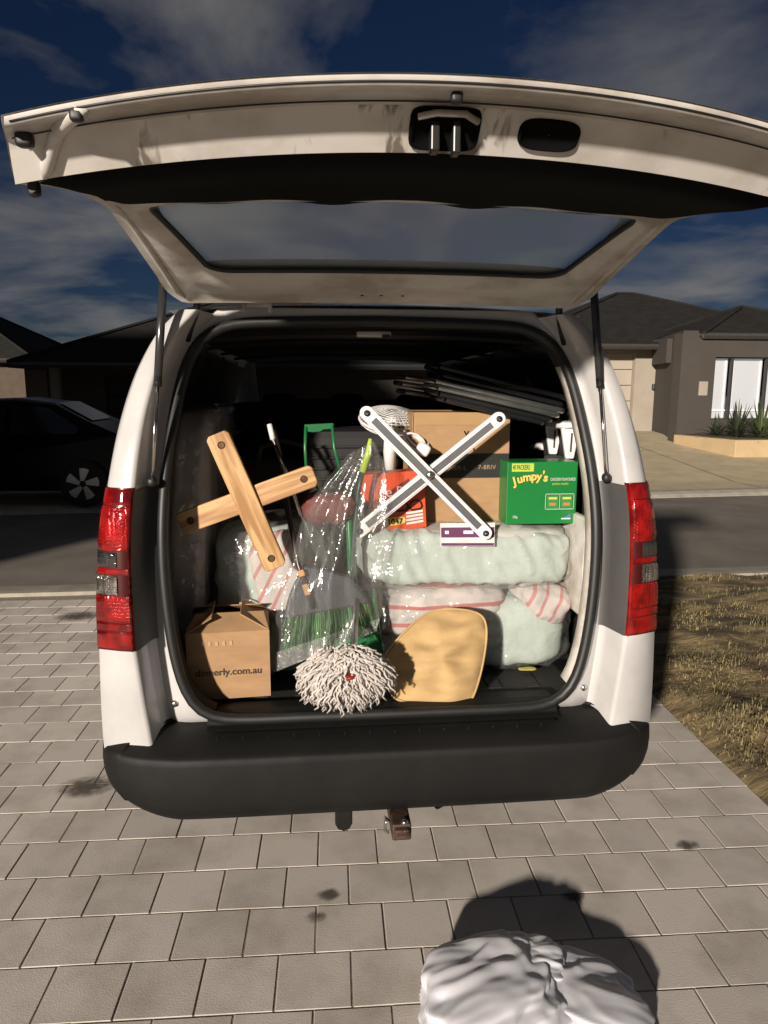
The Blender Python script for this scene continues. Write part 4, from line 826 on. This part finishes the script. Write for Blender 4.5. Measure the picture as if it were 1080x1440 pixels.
# tan cushion
ol = [(538, 930), (560, 898), (592, 868), (620, 857), (655, 858), (677, 866), (684, 885), (682, 915), (675, 950), (664, 982), (650, 994), (632, 997), (600, 991), (562, 985), (548, 972), (540, 952)]
def cushY(y): return .345-(y-857)/140*.15
tanm = mat('tan_fabric', (.47, .31, .135), .8, var=.22, vscale=5, bump=.8, bscale=7, stretch=(1, 1, 2.5), detail=8)
op = [px(x, y, cushY(y)) for x, y in ol]; oc = sum(op, Vector())/len(op)
def closed_smooth(pts, n):
    m_ = len(pts); out_ = []
    for i in range(n):
        s_t = i/n*m_; k = int(s_t); f_ = s_t-k; p0, p1, p2, p3 = (pts[(k+j) % m_] for j in (-1, 0, 1, 2))
        out_.append(.5*((2*p1)+(-p0+p2)*f_+(2*p0-5*p1+4*p2-p3)*f_*f_+(-p0+3*p1-3*p2+p3)*f_**3))
    return out_
op = closed_smooth(op, 72); nrm = Vector((0, -.91, .41)); g = MB(); rings = []
for k in range(16):
    s_t = max(math.cos(math.pi*k/30), .002); h_ = .046*(1-s_t**3.0)
    rings.append([oc+(q-oc)*s_t+nrm*(h_+(.032*noise.noise(Vector(((oc+(q-oc)*s_t).x*9, 0, (oc+(q-oc)*s_t).z*26)))+.008*noise.noise((oc+(q-oc)*s_t)*15))*(1-s_t**6)) for q in op])
back = [[oc+(q-oc)*math.cos(math.pi*k/16)-nrm*(.045*(1-math.cos(math.pi*k/16)**3)) for q in op] for k in range(1, 9)]
g.loft(list(reversed(rings))+back, True); t = thing('tan_cushion', 'rounded tan cushion leaning against the quilts beside the mop', 'cushion', px(610, 996, .2)); weld(g.build('cover', tanm, t, smooth=True), .002)
g = MB(); g.tube([q+nrm*.002 for q in op]+[op[0]+nrm*.002], .0045, 6, False); g.build('piping', tanm, t, smooth=True)
# stuff behind: black case, fan, lead
t = thing('black_case', 'black hard case standing behind the desk fan', 'case', (-.03, 1.2, FLOOR)); g = MB(); g.box((-.02, 1.24, 1.05), (.56, .36, .96)); g.build('shell', mat('case_black', (.014, .013, .013), .45, var=.3), t, bevel=.04)
for k in range(4):
    g = MB(); g.box((-.02, 1.055, 1.30+.05*k), (.5, .012, .012)); g.build('rib', MATS['case_black'], t, bevel=.004)
g = MB(); g.box((-.02, 1.05, 1.0), (.2, .03, .03)); g.build('handle', MATS['case_black'], t, bevel=.008)
t = thing('desk_fan', 'white desk fan cage lying between the black case and the large carton', 'fan', (.05, .86, 1.50))
wire = mat('fan_wire', (.66, .65, .62), .4, var=.1); cf = px(552, 592, .86); axf = Vector((.08, -.30, .95)).normalized()
def dome(sign, rr, h): return cf+axf*sign*h
g = MB()
for k in range(9):
    r_ = .018+.0145*k; g.torus(cf+axf*(.05*math.sqrt(max(0, 1-(r_/.14)**2))), r_, .0018, axf, 40, 5)
for k in range(9):
    r_ = .03+.0137*k; g.torus(cf-axf*(.05*math.sqrt(max(0, 1-(r_/.145)**2))), r_, .0018, axf, 40, 5)
a1 = (Vector((1, 0, 0))-axf*axf.x).normalized(); a2 = axf.cross(a1)
for k in range(40):
    an = 2*math.pi*k/40; dr = a1*math.cos(an)+a2*math.sin(an)
    for sgn in (1, -1): g.tube([cf+dr*r_+axf*sgn*(.05*math.sqrt(max(0, 1-(r_/.142)**2))) for r_ in (.02, .06, .10, .13, .141)], .0012, 4)
g.build('cage', wire, t, smooth=True)
g = MB(); g.torus(cf, .143, .006, axf, 40, 8); g.build('cage_rim', whitep, t, smooth=True)
g = MB()
for k in range(3):
    an = 2*math.pi*k/3
    rr = [[cf+(a1*math.cos(an+w2)+a2*math.sin(an+w2))*r_+axf*(.012*math.sin(w2*3)) for w2 in (-.4, -.2, 0, .2, .4)] for r_ in (.02, .06, .10, .12)]; g.loft(rr)
g.build('blades', mat('fan_blade', (.35, .36, .37), .3, var=.1), t, smooth=True)
g = MB(); g.lathe([(.0, -.02), (.03, -.018), (.03, .015), (.0, .022)], cf, axf, 16); g.build('hub', whitep, t, smooth=True)
g = MB(); g.tube([cf-axf*.03, cf-axf*.08+Vector((0, .03, -.06)), cf+Vector((.0, .08, -.26))], [.03, .028, .022], 10); g.build('neck', whitep, t, smooth=True)
g = MB(); g.lathe([(.09, 0), (.085, .02), (.03, .035), (0, .035)], cf+Vector((0, .08, -.40)), (0, 0, 1), 20); g.tube([cf+Vector((0, .08, -.37)), cf+Vector((0, .08, -.25))], .02, 8); g.build('base', whitep, t, smooth=True)
o = MB(); rl = random.Random(4); pts = []
for k in range(60):
    an = k*.55; q = px(580+16*math.cos(an)+.25*k, 622+13*math.sin(an*1.07), .62+.0012*k); pts.append(q)
pts += [px(600, 632, .56), px(596, 640, .55)]
o.tube(pts, .0045, 6); t = thing('power_lead', 'coiled white power lead with plug hanging beside the large carton', 'cable', px(588, 640, .62)); o.build('cord', whitep, t, smooth=True)
weld(superbox(px(595, 632, .555), (.055, .04, .05), 3.5, 8, rot=Matrix.Rotation(R(30), 3, 'Y')).build('plug', whitep, t, smooth=True))
# folded aluminium furniture on top
alu = mat('aluminium', (.52, .52, .51), .32, .9, var=.2, vscale=20); blackf = mat('black_frame', (.02, .02, .022), .35, .2, var=.2)
def folded(name, label, q0, q1, y0, y1, depth, th, tubes, mt, fab):
    p0, p1 = px(*q0, y0), px(*q1, y1); t = thing(name, label, 'folding chair', (p0+p1)/2); ax = (p1-p0).normalized(); dn = Vector((0, 1, .03)).normalized(); nn = ax.cross(dn)
    if nn.z < 0: nn = -nn
    for s_k, off in tubes:
        c0, c1 = p0+nn*off+ax*s_k, p1+nn*off-ax*s_k; g = MB(); r_ = .011
        loop = [c0, c1, c1+ax*.02+dn*.03, c1+dn*depth, c0+dn*depth, c0-ax*.02+dn*.03, c0]
        g.tube(loop, r_, 8, False); g.build('frame_tube', mt, t, smooth=True)
    g = MB(); g.grid(lambda u, v: p0.lerp(p1, .03+.94*u)+dn*depth*v+nn*(tubes[0][1]-.008+.006*math.sin(u*9)), 20, 6); g.build('fabric_seat', fab, t, solid=.004, smooth=True); return t
cl = mat('canvas_grey', (.10, .095, .09), .85, var=.3, bump=.2, bscale=90); ck = mat('canvas_black', (.02, .019, .018), .85, var=.3, bump=.2, bscale=90)
folded('folding_chair', 'folded black framed camp chair, topmost on the large carton', (617, 522), (795, 566), .60, .62, .36, .02, ((0, .018), (.02, -.012)), blackf, ck)
folded('folding_chair', 'folded silver tube camp chair under the black framed one', (613, 536), (788, 577), .59, .61, .36, .02, ((0, .0), (.015, -.022)), alu, cl)
folded('folding_chair', 'folded dark camp chair resting directly on the large carton', (618, 556), (770, 592), .61, .63, .34, .02, ((0, .006), (.03, -.012)), blackf, ck)
folded('folding_chair', 'short silver folded chair tucked behind the other folded chairs', (566, 540), (622, 548), .95, .95, .3, .02, ((0, .0), (.01, .03), (.02, -.035)), alu, ck)
# lampshade, white stool on right
t = thing('lampshade', 'beige fabric lampshade behind the folded chairs', 'lampshade', (.70, 1.12, 1.40)); cs_ = px(768, 560, 1.12)
shade = mat('shade_cloth', (.42, .38, .33), .85, var=.15, bump=.2, bscale=120)
g = MB(); g.loft([[cs_+Vector((math.cos(2*math.pi*k/28)*r_, math.sin(2*math.pi*k/28)*r_, h_)) for k in range(28)] for r_, h_ in ((.155, -.10), (.125, .0), (.085, .125))], True); g.build('shade', shade, t, solid=.003, smooth=True)
for h_, r_ in ((-.10, .155), (.125, .085)):
    g = MB(); g.torus(cs_+Vector((0, 0, h_)), r_, .004, (0, 0, 1), 32, 6); g.build('rim', whitep, t, smooth=True)
g = MB(); g.lathe([(.07, -.24), (.065, -.22), (.015, -.20), (.014, -.08), (.0, -.08)], cs_, (0, 0, 1), 20); g.build('base', whitep, t, smooth=True)
t = thing('white_stool', 'white plastic stool leg and seat by the side wall above the green box', 'stool', px(798, 648, .72)); 
s0 = px(802, 598, .70); g = superbox(s0+Vector((0, .10, .0)), (.10, .26, .035), 4, 10); weld(g.build('seat', whitep, t, smooth=True))
for yy in (.69, .90):
    p_ = [px(789, 602, .70), px(815, 602, .70), px(806, 645, .70), px(795, 645, .70)]; p_ = [Vector((q.x, yy, q.z)) for q in p_]; g = MB(); g.prism(p_, (0, .022, 0)); lg = g.build('leg', whitep, t, bevel=.005)
    g = MB(); g.tube([p_[0].lerp(p_[1], .55)+Vector((0, -.002, -.02)), p_[3].lerp(p_[2], .5)+Vector((0, -.002, .03))], .004, 6); g.build('slot', inkf, lg)
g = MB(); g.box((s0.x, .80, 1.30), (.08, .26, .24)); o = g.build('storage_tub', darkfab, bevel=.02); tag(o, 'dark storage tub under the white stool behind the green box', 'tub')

# ================================================================== WHITE BAG ON THE PAVERS
bagw = mat('white_bag_film', (.58, .58, .61), .34, var=.12, vscale=5, spec=.45)
tt = bagw.node_tree; n1 = tt.nodes.new('ShaderNodeTexNoise'); n1.noise_type = 'RIDGED_MULTIFRACTAL'; n1.inputs['Scale'].default_value = 5; n1.inputs['Detail'].default_value = 5; n1.inputs['Distortion'].default_value = .5; tcn = tt.nodes.new('ShaderNodeTexCoord'); mpn = tt.nodes.new('ShaderNodeMapping'); mpn.inputs['Rotation'].default_value = (.3, .5, .6); mpn.inputs['Scale'].default_value = (.7, 2.2, 1.6); tt.links.new(tcn.outputs['Object'], mpn.inputs[0]); tt.links.new(mpn.outputs[0], n1.inputs['Vector'])
bp = tt.nodes.new('ShaderNodeBump'); bp.inputs['Strength'].default_value = .38; bp.inputs['Distance'].default_value = .010; tt.links.new(n1.outputs['Fac'], bp.inputs['Height']); tt.links.new(bp.outputs[0], tt.nodes['Principled BSDF'].inputs['Normal'])
t = thing('white_plastic_bag', 'full white plastic bag slumped on the pavers behind the van', 'plastic bag', (.36, -.55, 0))
def lump(c, s, seed, n=40):
    g = MB(); c = Vector(c)
    def fn(u, v):
        th, ph = 2*math.pi*u, math.pi*v; q = Vector((math.cos(th)*math.sin(ph), math.sin(th)*math.sin(ph), math.cos(ph)))
        rid = abs(noise.noise(Vector((math.cos(th)*2.4, math.sin(th)*2.4, q.z*.9))*1.5+Vector((seed, 0, 0)))); r_ = 1+.16*noise.noise(q*1.6+Vector((seed*3, 1, 0)))-.22*rid+.05*noise.noise(q*6+Vector((seed, 3, 0)))-.10*abs(noise.noise(q*4.5+Vector((0, seed, 3))))
        p = Vector((q.x*s[0], q.y*s[1], q.z*s[2]))*r_+c; p.z = max(p.z, .004); return p
    g.grid(fn, n*2, n); return g
def slump(name, c, s_, seed, ax, p=2.4):
    g = MB(); c = Vector(c); ax = Vector(ax).normalized(); q0 = superbox((0, 0, 0), (2, 2, 2), p, 44)
    out_ = []
    for v in q0.v:
        q = Vector(v); al = q.dot(ax); per = q-ax*al
        fold = abs(noise.noise(per*2.6+ax*al*.5+Vector((seed, 0, 0)))); r_ = 1+.22*noise.noise(q*1.1+Vector((seed*3, 1, 0)))-.20*fold+.05*noise.noise(per*7+Vector((seed, 3, 0)))
        w = Vector((q.x*s_[0], q.y*s_[1], q.z*s_[2]))*r_+c; w.z = max(w.z, .004); out_.append(w)
    g.add(out_, q0.f); return weld(g.build(name, bagw, t, smooth=True))
slump('body', (.235, -.52, .05), (.205, .21, .085), 2, (1, .2, .5))
slump('body_fold', (.48, -.56, .03), (.17, .19, .06), 6, (1, -.3, -.6))
slump('loose_top', (.355, -.44, .065), (.12, .10, .055), 9, (1, .1, -.7))

# ================================================================== DARK CAR ACROSS THE ROAD
carp = mat('black_car_paint', (.002, .002, .0025), .22, var=.2, spec=.12); carg = mat('car_glass', (.008, .009, .011), .05, var=.1)
t = thing('parked_car', 'black hatchback with five spoke wheels parked across the road', 'car', (-5.0, 8.95, .06)); Z0 = .06; x0 = -2.72
prof = [(-.04, .42), (-.02, .75), (-.12, .95), (-.30, 1.02), (-.72, 1.20), (-1.18, 1.46), (-1.7, 1.52), (-2.3, 1.50), (-2.75, 1.40), (-3.35, 1.05), (-4.1, .92), (-4.28, .75), (-4.3, .35), (-4.2, .22), (-.2, .22)]
def car_section(t_):
    sgn = 2*t_-1; out_ = []
    for x, z in prof:
        tum = .80 if z < .95 else .80-(z-.95)*.34; out_.append((x0+x*(1-.02*abs(sgn)**4), 8.95+sgn*tum, Z0+z-(.03*abs(sgn)**6 if z > 1.3 else 0)))
    return out_
g = MB(); g.loft([car_section(k/10) for k in range(11)], True, True); cb = g.build('body', carp, t, bevel=.03)
for sgn, nm in ((-1, 'near'), (1, 'far')):
    for poly in ([(-.80, 1.10), (-1.22, 1.38), (-1.72, 1.44), (-1.72, 1.02), (-.85, 1.02)], [(-1.80, 1.02), (-1.80, 1.44), (-2.28, 1.42), (-2.68, 1.33), (-3.1, 1.05)]):
        g = MB(); g.add([(x0+x, 8.95+sgn*(.80-(max(z, .95)-.95)*.34+.006), Z0+z) for x, z in poly], [tuple(range(len(poly)))]); g.build('side_window', carg, t)
g = MB(); g.add([(x0-.68, 8.45, Z0+1.20), (x0-.68, 9.45, Z0+1.20), (x0-1.14, 9.4, Z0+1.455), (x0-1.14, 8.5, Z0+1.455)], [(0, 1, 2, 3)]); g.build('rear_window', carg, t)
g = MB(); g.box((x0-.06, 8.35, Z0+.86), (.10, .34, .10)); g.build('tail_light', redplain, t, bevel=.02)
for x in (-3.47, -6.05):
    for y, sgn in ((8.15, -1), (9.75, 1)):
        g = MB(); g.lathe([(.225, -.10), (.31, -.10), (.33, -.07), (.33, .07), (.31, .10), (.225, .10)], (x, y, Z0+.33), (0, 1, 0), 36); wh = g.build('wheel', tyre, t, smooth=True)
        for k in range(5):
            an = 2*math.pi*k/5+.3; g = MB(); d1 = Vector((math.cos(an), 0, math.sin(an))); d2 = Vector((-d1.z, 0, d1.x)); c0 = Vector((x, y+sgn*.118, Z0+.33))
            g.prism([c0+d1*.04-d2*.02, c0+d1*.20-d2*.095, c0+d1*.225-d2*.03, c0+d1*.22+d2*.035, c0+d1*.05+d2*.03], (0, -sgn*.02, 0)); g.build('spoke', alu, wh)

# ================================================================== HOUSES
wall_tan = mat('render_tan', (.30, .26, .21), .9, var=.15, vscale=1.5, bump=.2, bscale=60); wall_dark = mat('render_dark', (.05, .043, .036), .9, var=.15, vscale=1.5, bump=.2, bscale=60)
rooft = mat('roof_tiles', (.022, .021, .02), .9, var=.3, vscale=3, bump=.3, bscale=10, spec=.1); fascia = mat('fascia', (.05, .045, .04), .6, var=.2)
tt = rooft.node_tree; wv = tt.nodes.new('ShaderNodeTexWave'); wv.bands_direction = 'Z'; wv.wave_profile = 'SAW'; wv.inputs['Scale'].default_value = 2.4; tcn = tt.nodes.new('ShaderNodeTexCoord'); tt.links.new(tcn.outputs['Object'], wv.inputs['Vector']); bp = tt.nodes.new('ShaderNodeBump'); bp.inputs['Strength'].default_value = .9; bp.inputs['Distance'].default_value = .05; tt.links.new(wv.outputs['Fac'], bp.inputs['Height']); tt.links.new(bp.outputs[0], tt.nodes['Principled BSDF'].inputs['Normal'])
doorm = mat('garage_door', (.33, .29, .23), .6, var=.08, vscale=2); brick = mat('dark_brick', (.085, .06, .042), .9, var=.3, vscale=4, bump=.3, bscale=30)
def wall(par, m, x0, x1, y0, y1, z0, z1, name='wall'):
    g = MB(); g.box(((x0+x1)/2, (y0+y1)/2, (z0+z1)/2), (x1-x0, y1-y0, z1-z0)); return g.build(name, m, par)
def hip(par, x0, x1, y0, y1, z0, h, ov=.45, name='roof', rx=None):
    x0 -= ov; x1 += ov; y0 -= ov; y1 += ov; d = min(x1-x0, y1-y0)/2
    if x1-x0 >= y1-y0: r0, r1 = (x0+d, (y0+y1)/2), (x1-d, (y0+y1)/2)
    else: r0, r1 = ((x0+x1)/2, y0+d), ((x0+x1)/2, y1-d)
    g = MB(); v = [(x0, y0, z0), (x1, y0, z0), (x1, y1, z0), (x0, y1, z0), (r0[0], r0[1], z0+h), (r1[0], r1[1], z0+h)]
    f = [(0, 1, 5, 4), (1, 2, 5), (2, 3, 4, 5), (3, 0, 4), (3, 2, 1, 0)] if x1-x0 >= y1-y0 else [(0, 1, 4), (1, 2, 5, 4), (2, 3, 5), (3, 0, 4, 5), (3, 2, 1, 0)]
    g.add(v, f); ro = g.build(name, rooft, par)
    g = MB()
    for (a, b_) in ((0, 1), (1, 2), (2, 3), (3, 0)): g.tube([Vector(v[a])-Vector((0, 0, .06)), Vector(v[b_])-Vector((0, 0, .06))], .07, 4)
    g.build('gutter', fascia, ro)
    g = MB()
    for a, b_ in (((0, 4), (1, 5), (2, 5), (3, 4), (4, 5)) if x1-x0 >= y1-y0 else ((0, 4), (1, 4), (2, 5), (3, 5), (4, 5))): g.tube([v[a], v[b_]], .07, 5)
    g.build('ridge_cap', rooft, ro); return ro
# right-hand house
h = thing('corner_house', 'rendered house with garage and brightly lit white window across the road', 'house', (10, 18, .5))
GZ0 = .52
wall(h, wall_tan, 5.4, 6.0, 17.4, 17.7, GZ0, 2.95); wall(h, wall_tan, 8.75, 9.75, 17.36, 17.69, GZ0, 2.95); wall(h, wall_tan, 5.4, 14.8, 17.7, 25, GZ0, 2.95)
for k in range(5):
    g = MB(); g.box((7.37, 17.55, GZ0+.22+.44*k), (2.75, .05, .425)); g.build('garage_panel', doorm, h, bevel=.01)
wall(h, wall_tan, 6.0, 8.75, 17.4, 17.7, GZ0+2.2, 2.95, 'lintel')
hip(h, 5.5, 14.9, 17.2, 26, 2.92, 1.95, .55)
g = MB(); g.prism([(8.62, 14.55, GZ0-.4), (9.35, 17.35, GZ0-.4), (9.75, 17.35, GZ0-.4), (9.0, 14.55, GZ0-.4)], (0, 0, 3.0)); g.build('entry_wall', wall_dark, h)
g = MB(); g.prism([(8.75, 15.6, 2.40), (9.2, 17.3, 2.40), (9.5, 17.3, 2.40), (9.0, 15.6, 2.40)], (0, 0, .6)); g.build('porch_beam', wall_dark, h)
wall(h, wall_dark, 8.58, 9.45, 14.5, 14.9, GZ0-.4, 3.05); wall(h, wall_dark, 9.45, 13, 14.5, 14.9, GZ0-.4, 1.0); wall(h, wall_dark, 9.45, 13, 14.5, 14.9, 2.5, 3.05); wall(h, wall_dark, 11.7, 13, 14.5, 14.9, 1.0, 2.5); wall(h, wall_dark, 12.7, 13, 14.9, 17.6, GZ0-.4, 3.05)
hip(h, 9.35, 13.2, 14.7, 18.5, 3.05, .85, .3)
lit = bpy.data.materials.new('lit_blind'); lit.use_nodes = True; p = lit.node_tree.nodes['Principled BSDF']; p.inputs['Base Color'].default_value = (.32, .32, .32, 1); p.inputs['Emission Color'].default_value = (.80, .88, 1, 1); p.inputs['Emission Strength'].default_value = .36
wn_ = lit.node_tree.nodes.new('ShaderNodeTexNoise'); wn_.inputs['Scale'].default_value = 1.2; mr_ = lit.node_tree.nodes.new('ShaderNodeMapRange'); mr_.inputs[3].default_value = .08; mr_.inputs[4].default_value = .13; lit.node_tree.links.new(wn_.outputs['Fac'], mr_.inputs[0]); lit.node_tree.links.new(mr_.outputs[0], p.inputs['Emission Strength'])
frm = mat('window_frame', (.03, .03, .032), .5, var=.2)
for x_a, x_b in ((9.47, 9.90), (9.98, 10.80), (10.88, 11.68)):
    g = MB(); g.box(((x_a+x_b)/2, 14.74, 1.75), (x_b-x_a, .03, 1.48)); wpn = g.build('lit_blind', lit, h)
    g = MB(); g.box(((x_a+x_b)/2, 14.70, 1.22), (x_b-x_a, .03, .04)); g.build('blind_rail', frm if False else wmetal, wpn)
    for xx in (x_a+.06, x_b-.06):
        g = MB(); g.box((xx, 14.71, 1.75), (.03, .02, 1.40)); g.build('blind_edge', wmetal, wpn)
g = MB()
for xx in (9.46, 9.94, 10.84, 11.69): g.box((xx, 14.62, 1.75), (.06, .08, 1.5))
g.box((10.58, 14.62, 1.005), (2.25, .09, .05)); g.box((10.58, 14.62, 2.495), (2.25, .09, .05)); g.build('window_frame', frm, h)
g = MB(); g.box((9.18, 14.49, 1.75), (.22, .05, .34)); g.build('meter_box', wall_tan, h, bevel=.01)
g = MB(); g.box((9.30, 17.28, 1.80), (.10, .10, .16)); g.build('wall_lantern', frm, h, bevel=.02)
wall(h, mat('side_pane', (.05, .06, .10), .1, var=.1), 9.42, 9.52, 17.30, 17.36, GZ0+.1, 2.5, 'side_light')
# planter
pl = thing('garden_planter', 'tan rendered planter box in front of the lit window', 'planter', (10, 13.4, .1)); pm_ = mat('planter_render', (.42, .31, .17), .9, var=.15, vscale=3, bump=.15, bscale=60)
P_ = [(8.9, 12.5), (13, 12.5), (13, 14.45), (8.5, 14.45)]; g = MB(); g.prism([(x, y, .0) for x, y in P_], (0, 0, .64)); g.build('planter_wall', pm_, pl, bevel=.015)
g = MB(); g.prism([(9.02, 12.62, .60), (12.9, 12.62, .60), (12.9, 14.4, .60), (8.68, 14.4, .60)], (0, 0, .06)); g.build('soil', soil, pl)
leafg = mat('cordyline_green', (.06, .085, .03), .5, var=.4, vscale=8); leafr = mat('cordyline_red', (.07, .018, .02), .5, var=.4, vscale=8); leafd = mat('cordyline_dark', (.03, .04, .02), .5, var=.4)
def spiky(x, y, z, r, n, m, label, seed):
    rr = random.Random(seed); t = thing('spiky_plant', label, 'plant', (x, y, z), 'plants in the planter'); g = MB()
    for k in range(n):
        an = rr.uniform(0, 6.28); el = rr.uniform(.25, 1.5); L = r*rr.uniform(.7, 1.1); d = Vector((math.cos(an), math.sin(an), 0)); s2 = Vector((-d.y, d.x, 0))
        rings = []
        for i in range(6):
            s_t = i/5; p_ = Vector((x, y, z))+d*L*math.cos(el)*s_t+Vector((0, 0, L*math.sin(el)*s_t-.35*L*s_t*s_t*math.cos(el))); w2 = .022*math.sin(math.pi*(.12+.88*s_t))+.002
            rings.append([p_-s2*w2, p_+Vector((0, 0, -.006)), p_+s2*w2])
        g.loft(rings)
    g.build('leaves', m, t, fix=False); g = MB(); g.tube([(x, y, z-.06), (x, y, z+.10)], [.03, .02], 8); g.build('stem', soil, t)
spiky(9.35, 13.2, .66, 0.87, 59, leafd, 'dark green spiky plant at the garage end of the planter', 1); spiky(9.75, 12.95, .66, 0.92, 78, leafg, 'bright green spiky plant in the middle of the planter', 2)
spiky(10.35, 12.95, .66, 0.77, 65, leafr, 'burgundy spiky plant in front of the lit window', 3); spiky(9.2, 13.8, .66, 0.56, 46, leafd, 'low dark spiky plant at the back of the planter', 4); spiky(10.95, 13.1, .66, 0.84, 65, leafg, 'green spiky plant at the far end of the planter beyond the burgundy one', 5)
# left-hand houses
h = thing('dark_brick_house', 'unlit brick house with tiled hip roof behind the black parked car', 'house', (-3, 20, .3))
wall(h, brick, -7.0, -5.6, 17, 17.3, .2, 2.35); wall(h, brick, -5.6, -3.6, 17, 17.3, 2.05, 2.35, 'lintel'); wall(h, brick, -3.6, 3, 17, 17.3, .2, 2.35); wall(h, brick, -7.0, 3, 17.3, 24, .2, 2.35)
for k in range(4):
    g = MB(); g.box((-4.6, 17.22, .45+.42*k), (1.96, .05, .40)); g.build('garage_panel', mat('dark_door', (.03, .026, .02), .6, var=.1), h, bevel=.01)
hip(h, -7.0, 3.5, 16.8, 25, 2.33, 2.1, .6)
g = MB(); g.box((-6.75, 16.9, 1.25), (.22, .22, 2.1)); g.build('porch_post', wall_tan, h)
h = thing('hip_roof_house', 'dark hip roofed house beyond the unlit brick house', 'house', (-13, 28, .3)); wall(h, brick, -19, -10.2, 24, 33, .2, 2.7); hip(h, -19, -10.2, 24, 33, 2.7, 2.6, .5)
h = thing('added_shade_house', 'added unseen two storey house on the near side, shading the left house and car', 'house', (-16.5, .8, 0)); wall(h, brick, -24, -7.4, -1.8, 3.2, -.05, 5.8); hip(h, -24, -7.4, -1.8, 3.2, 5.8, 2.6, .5)  # out of view, added to cast shade on the left house and car
for x_ in (-21, -17, -13):
    for z_ in (1.6, 4.4):
        g = MB(); g.box((x_, 3.23, z_), (1.3, .06, 1.2)); wo = g.build('window', frm, h); g = MB(); g.box((x_, 3.27, z_), (1.15, .03, 1.05)); g.build('pane', carg, wo)
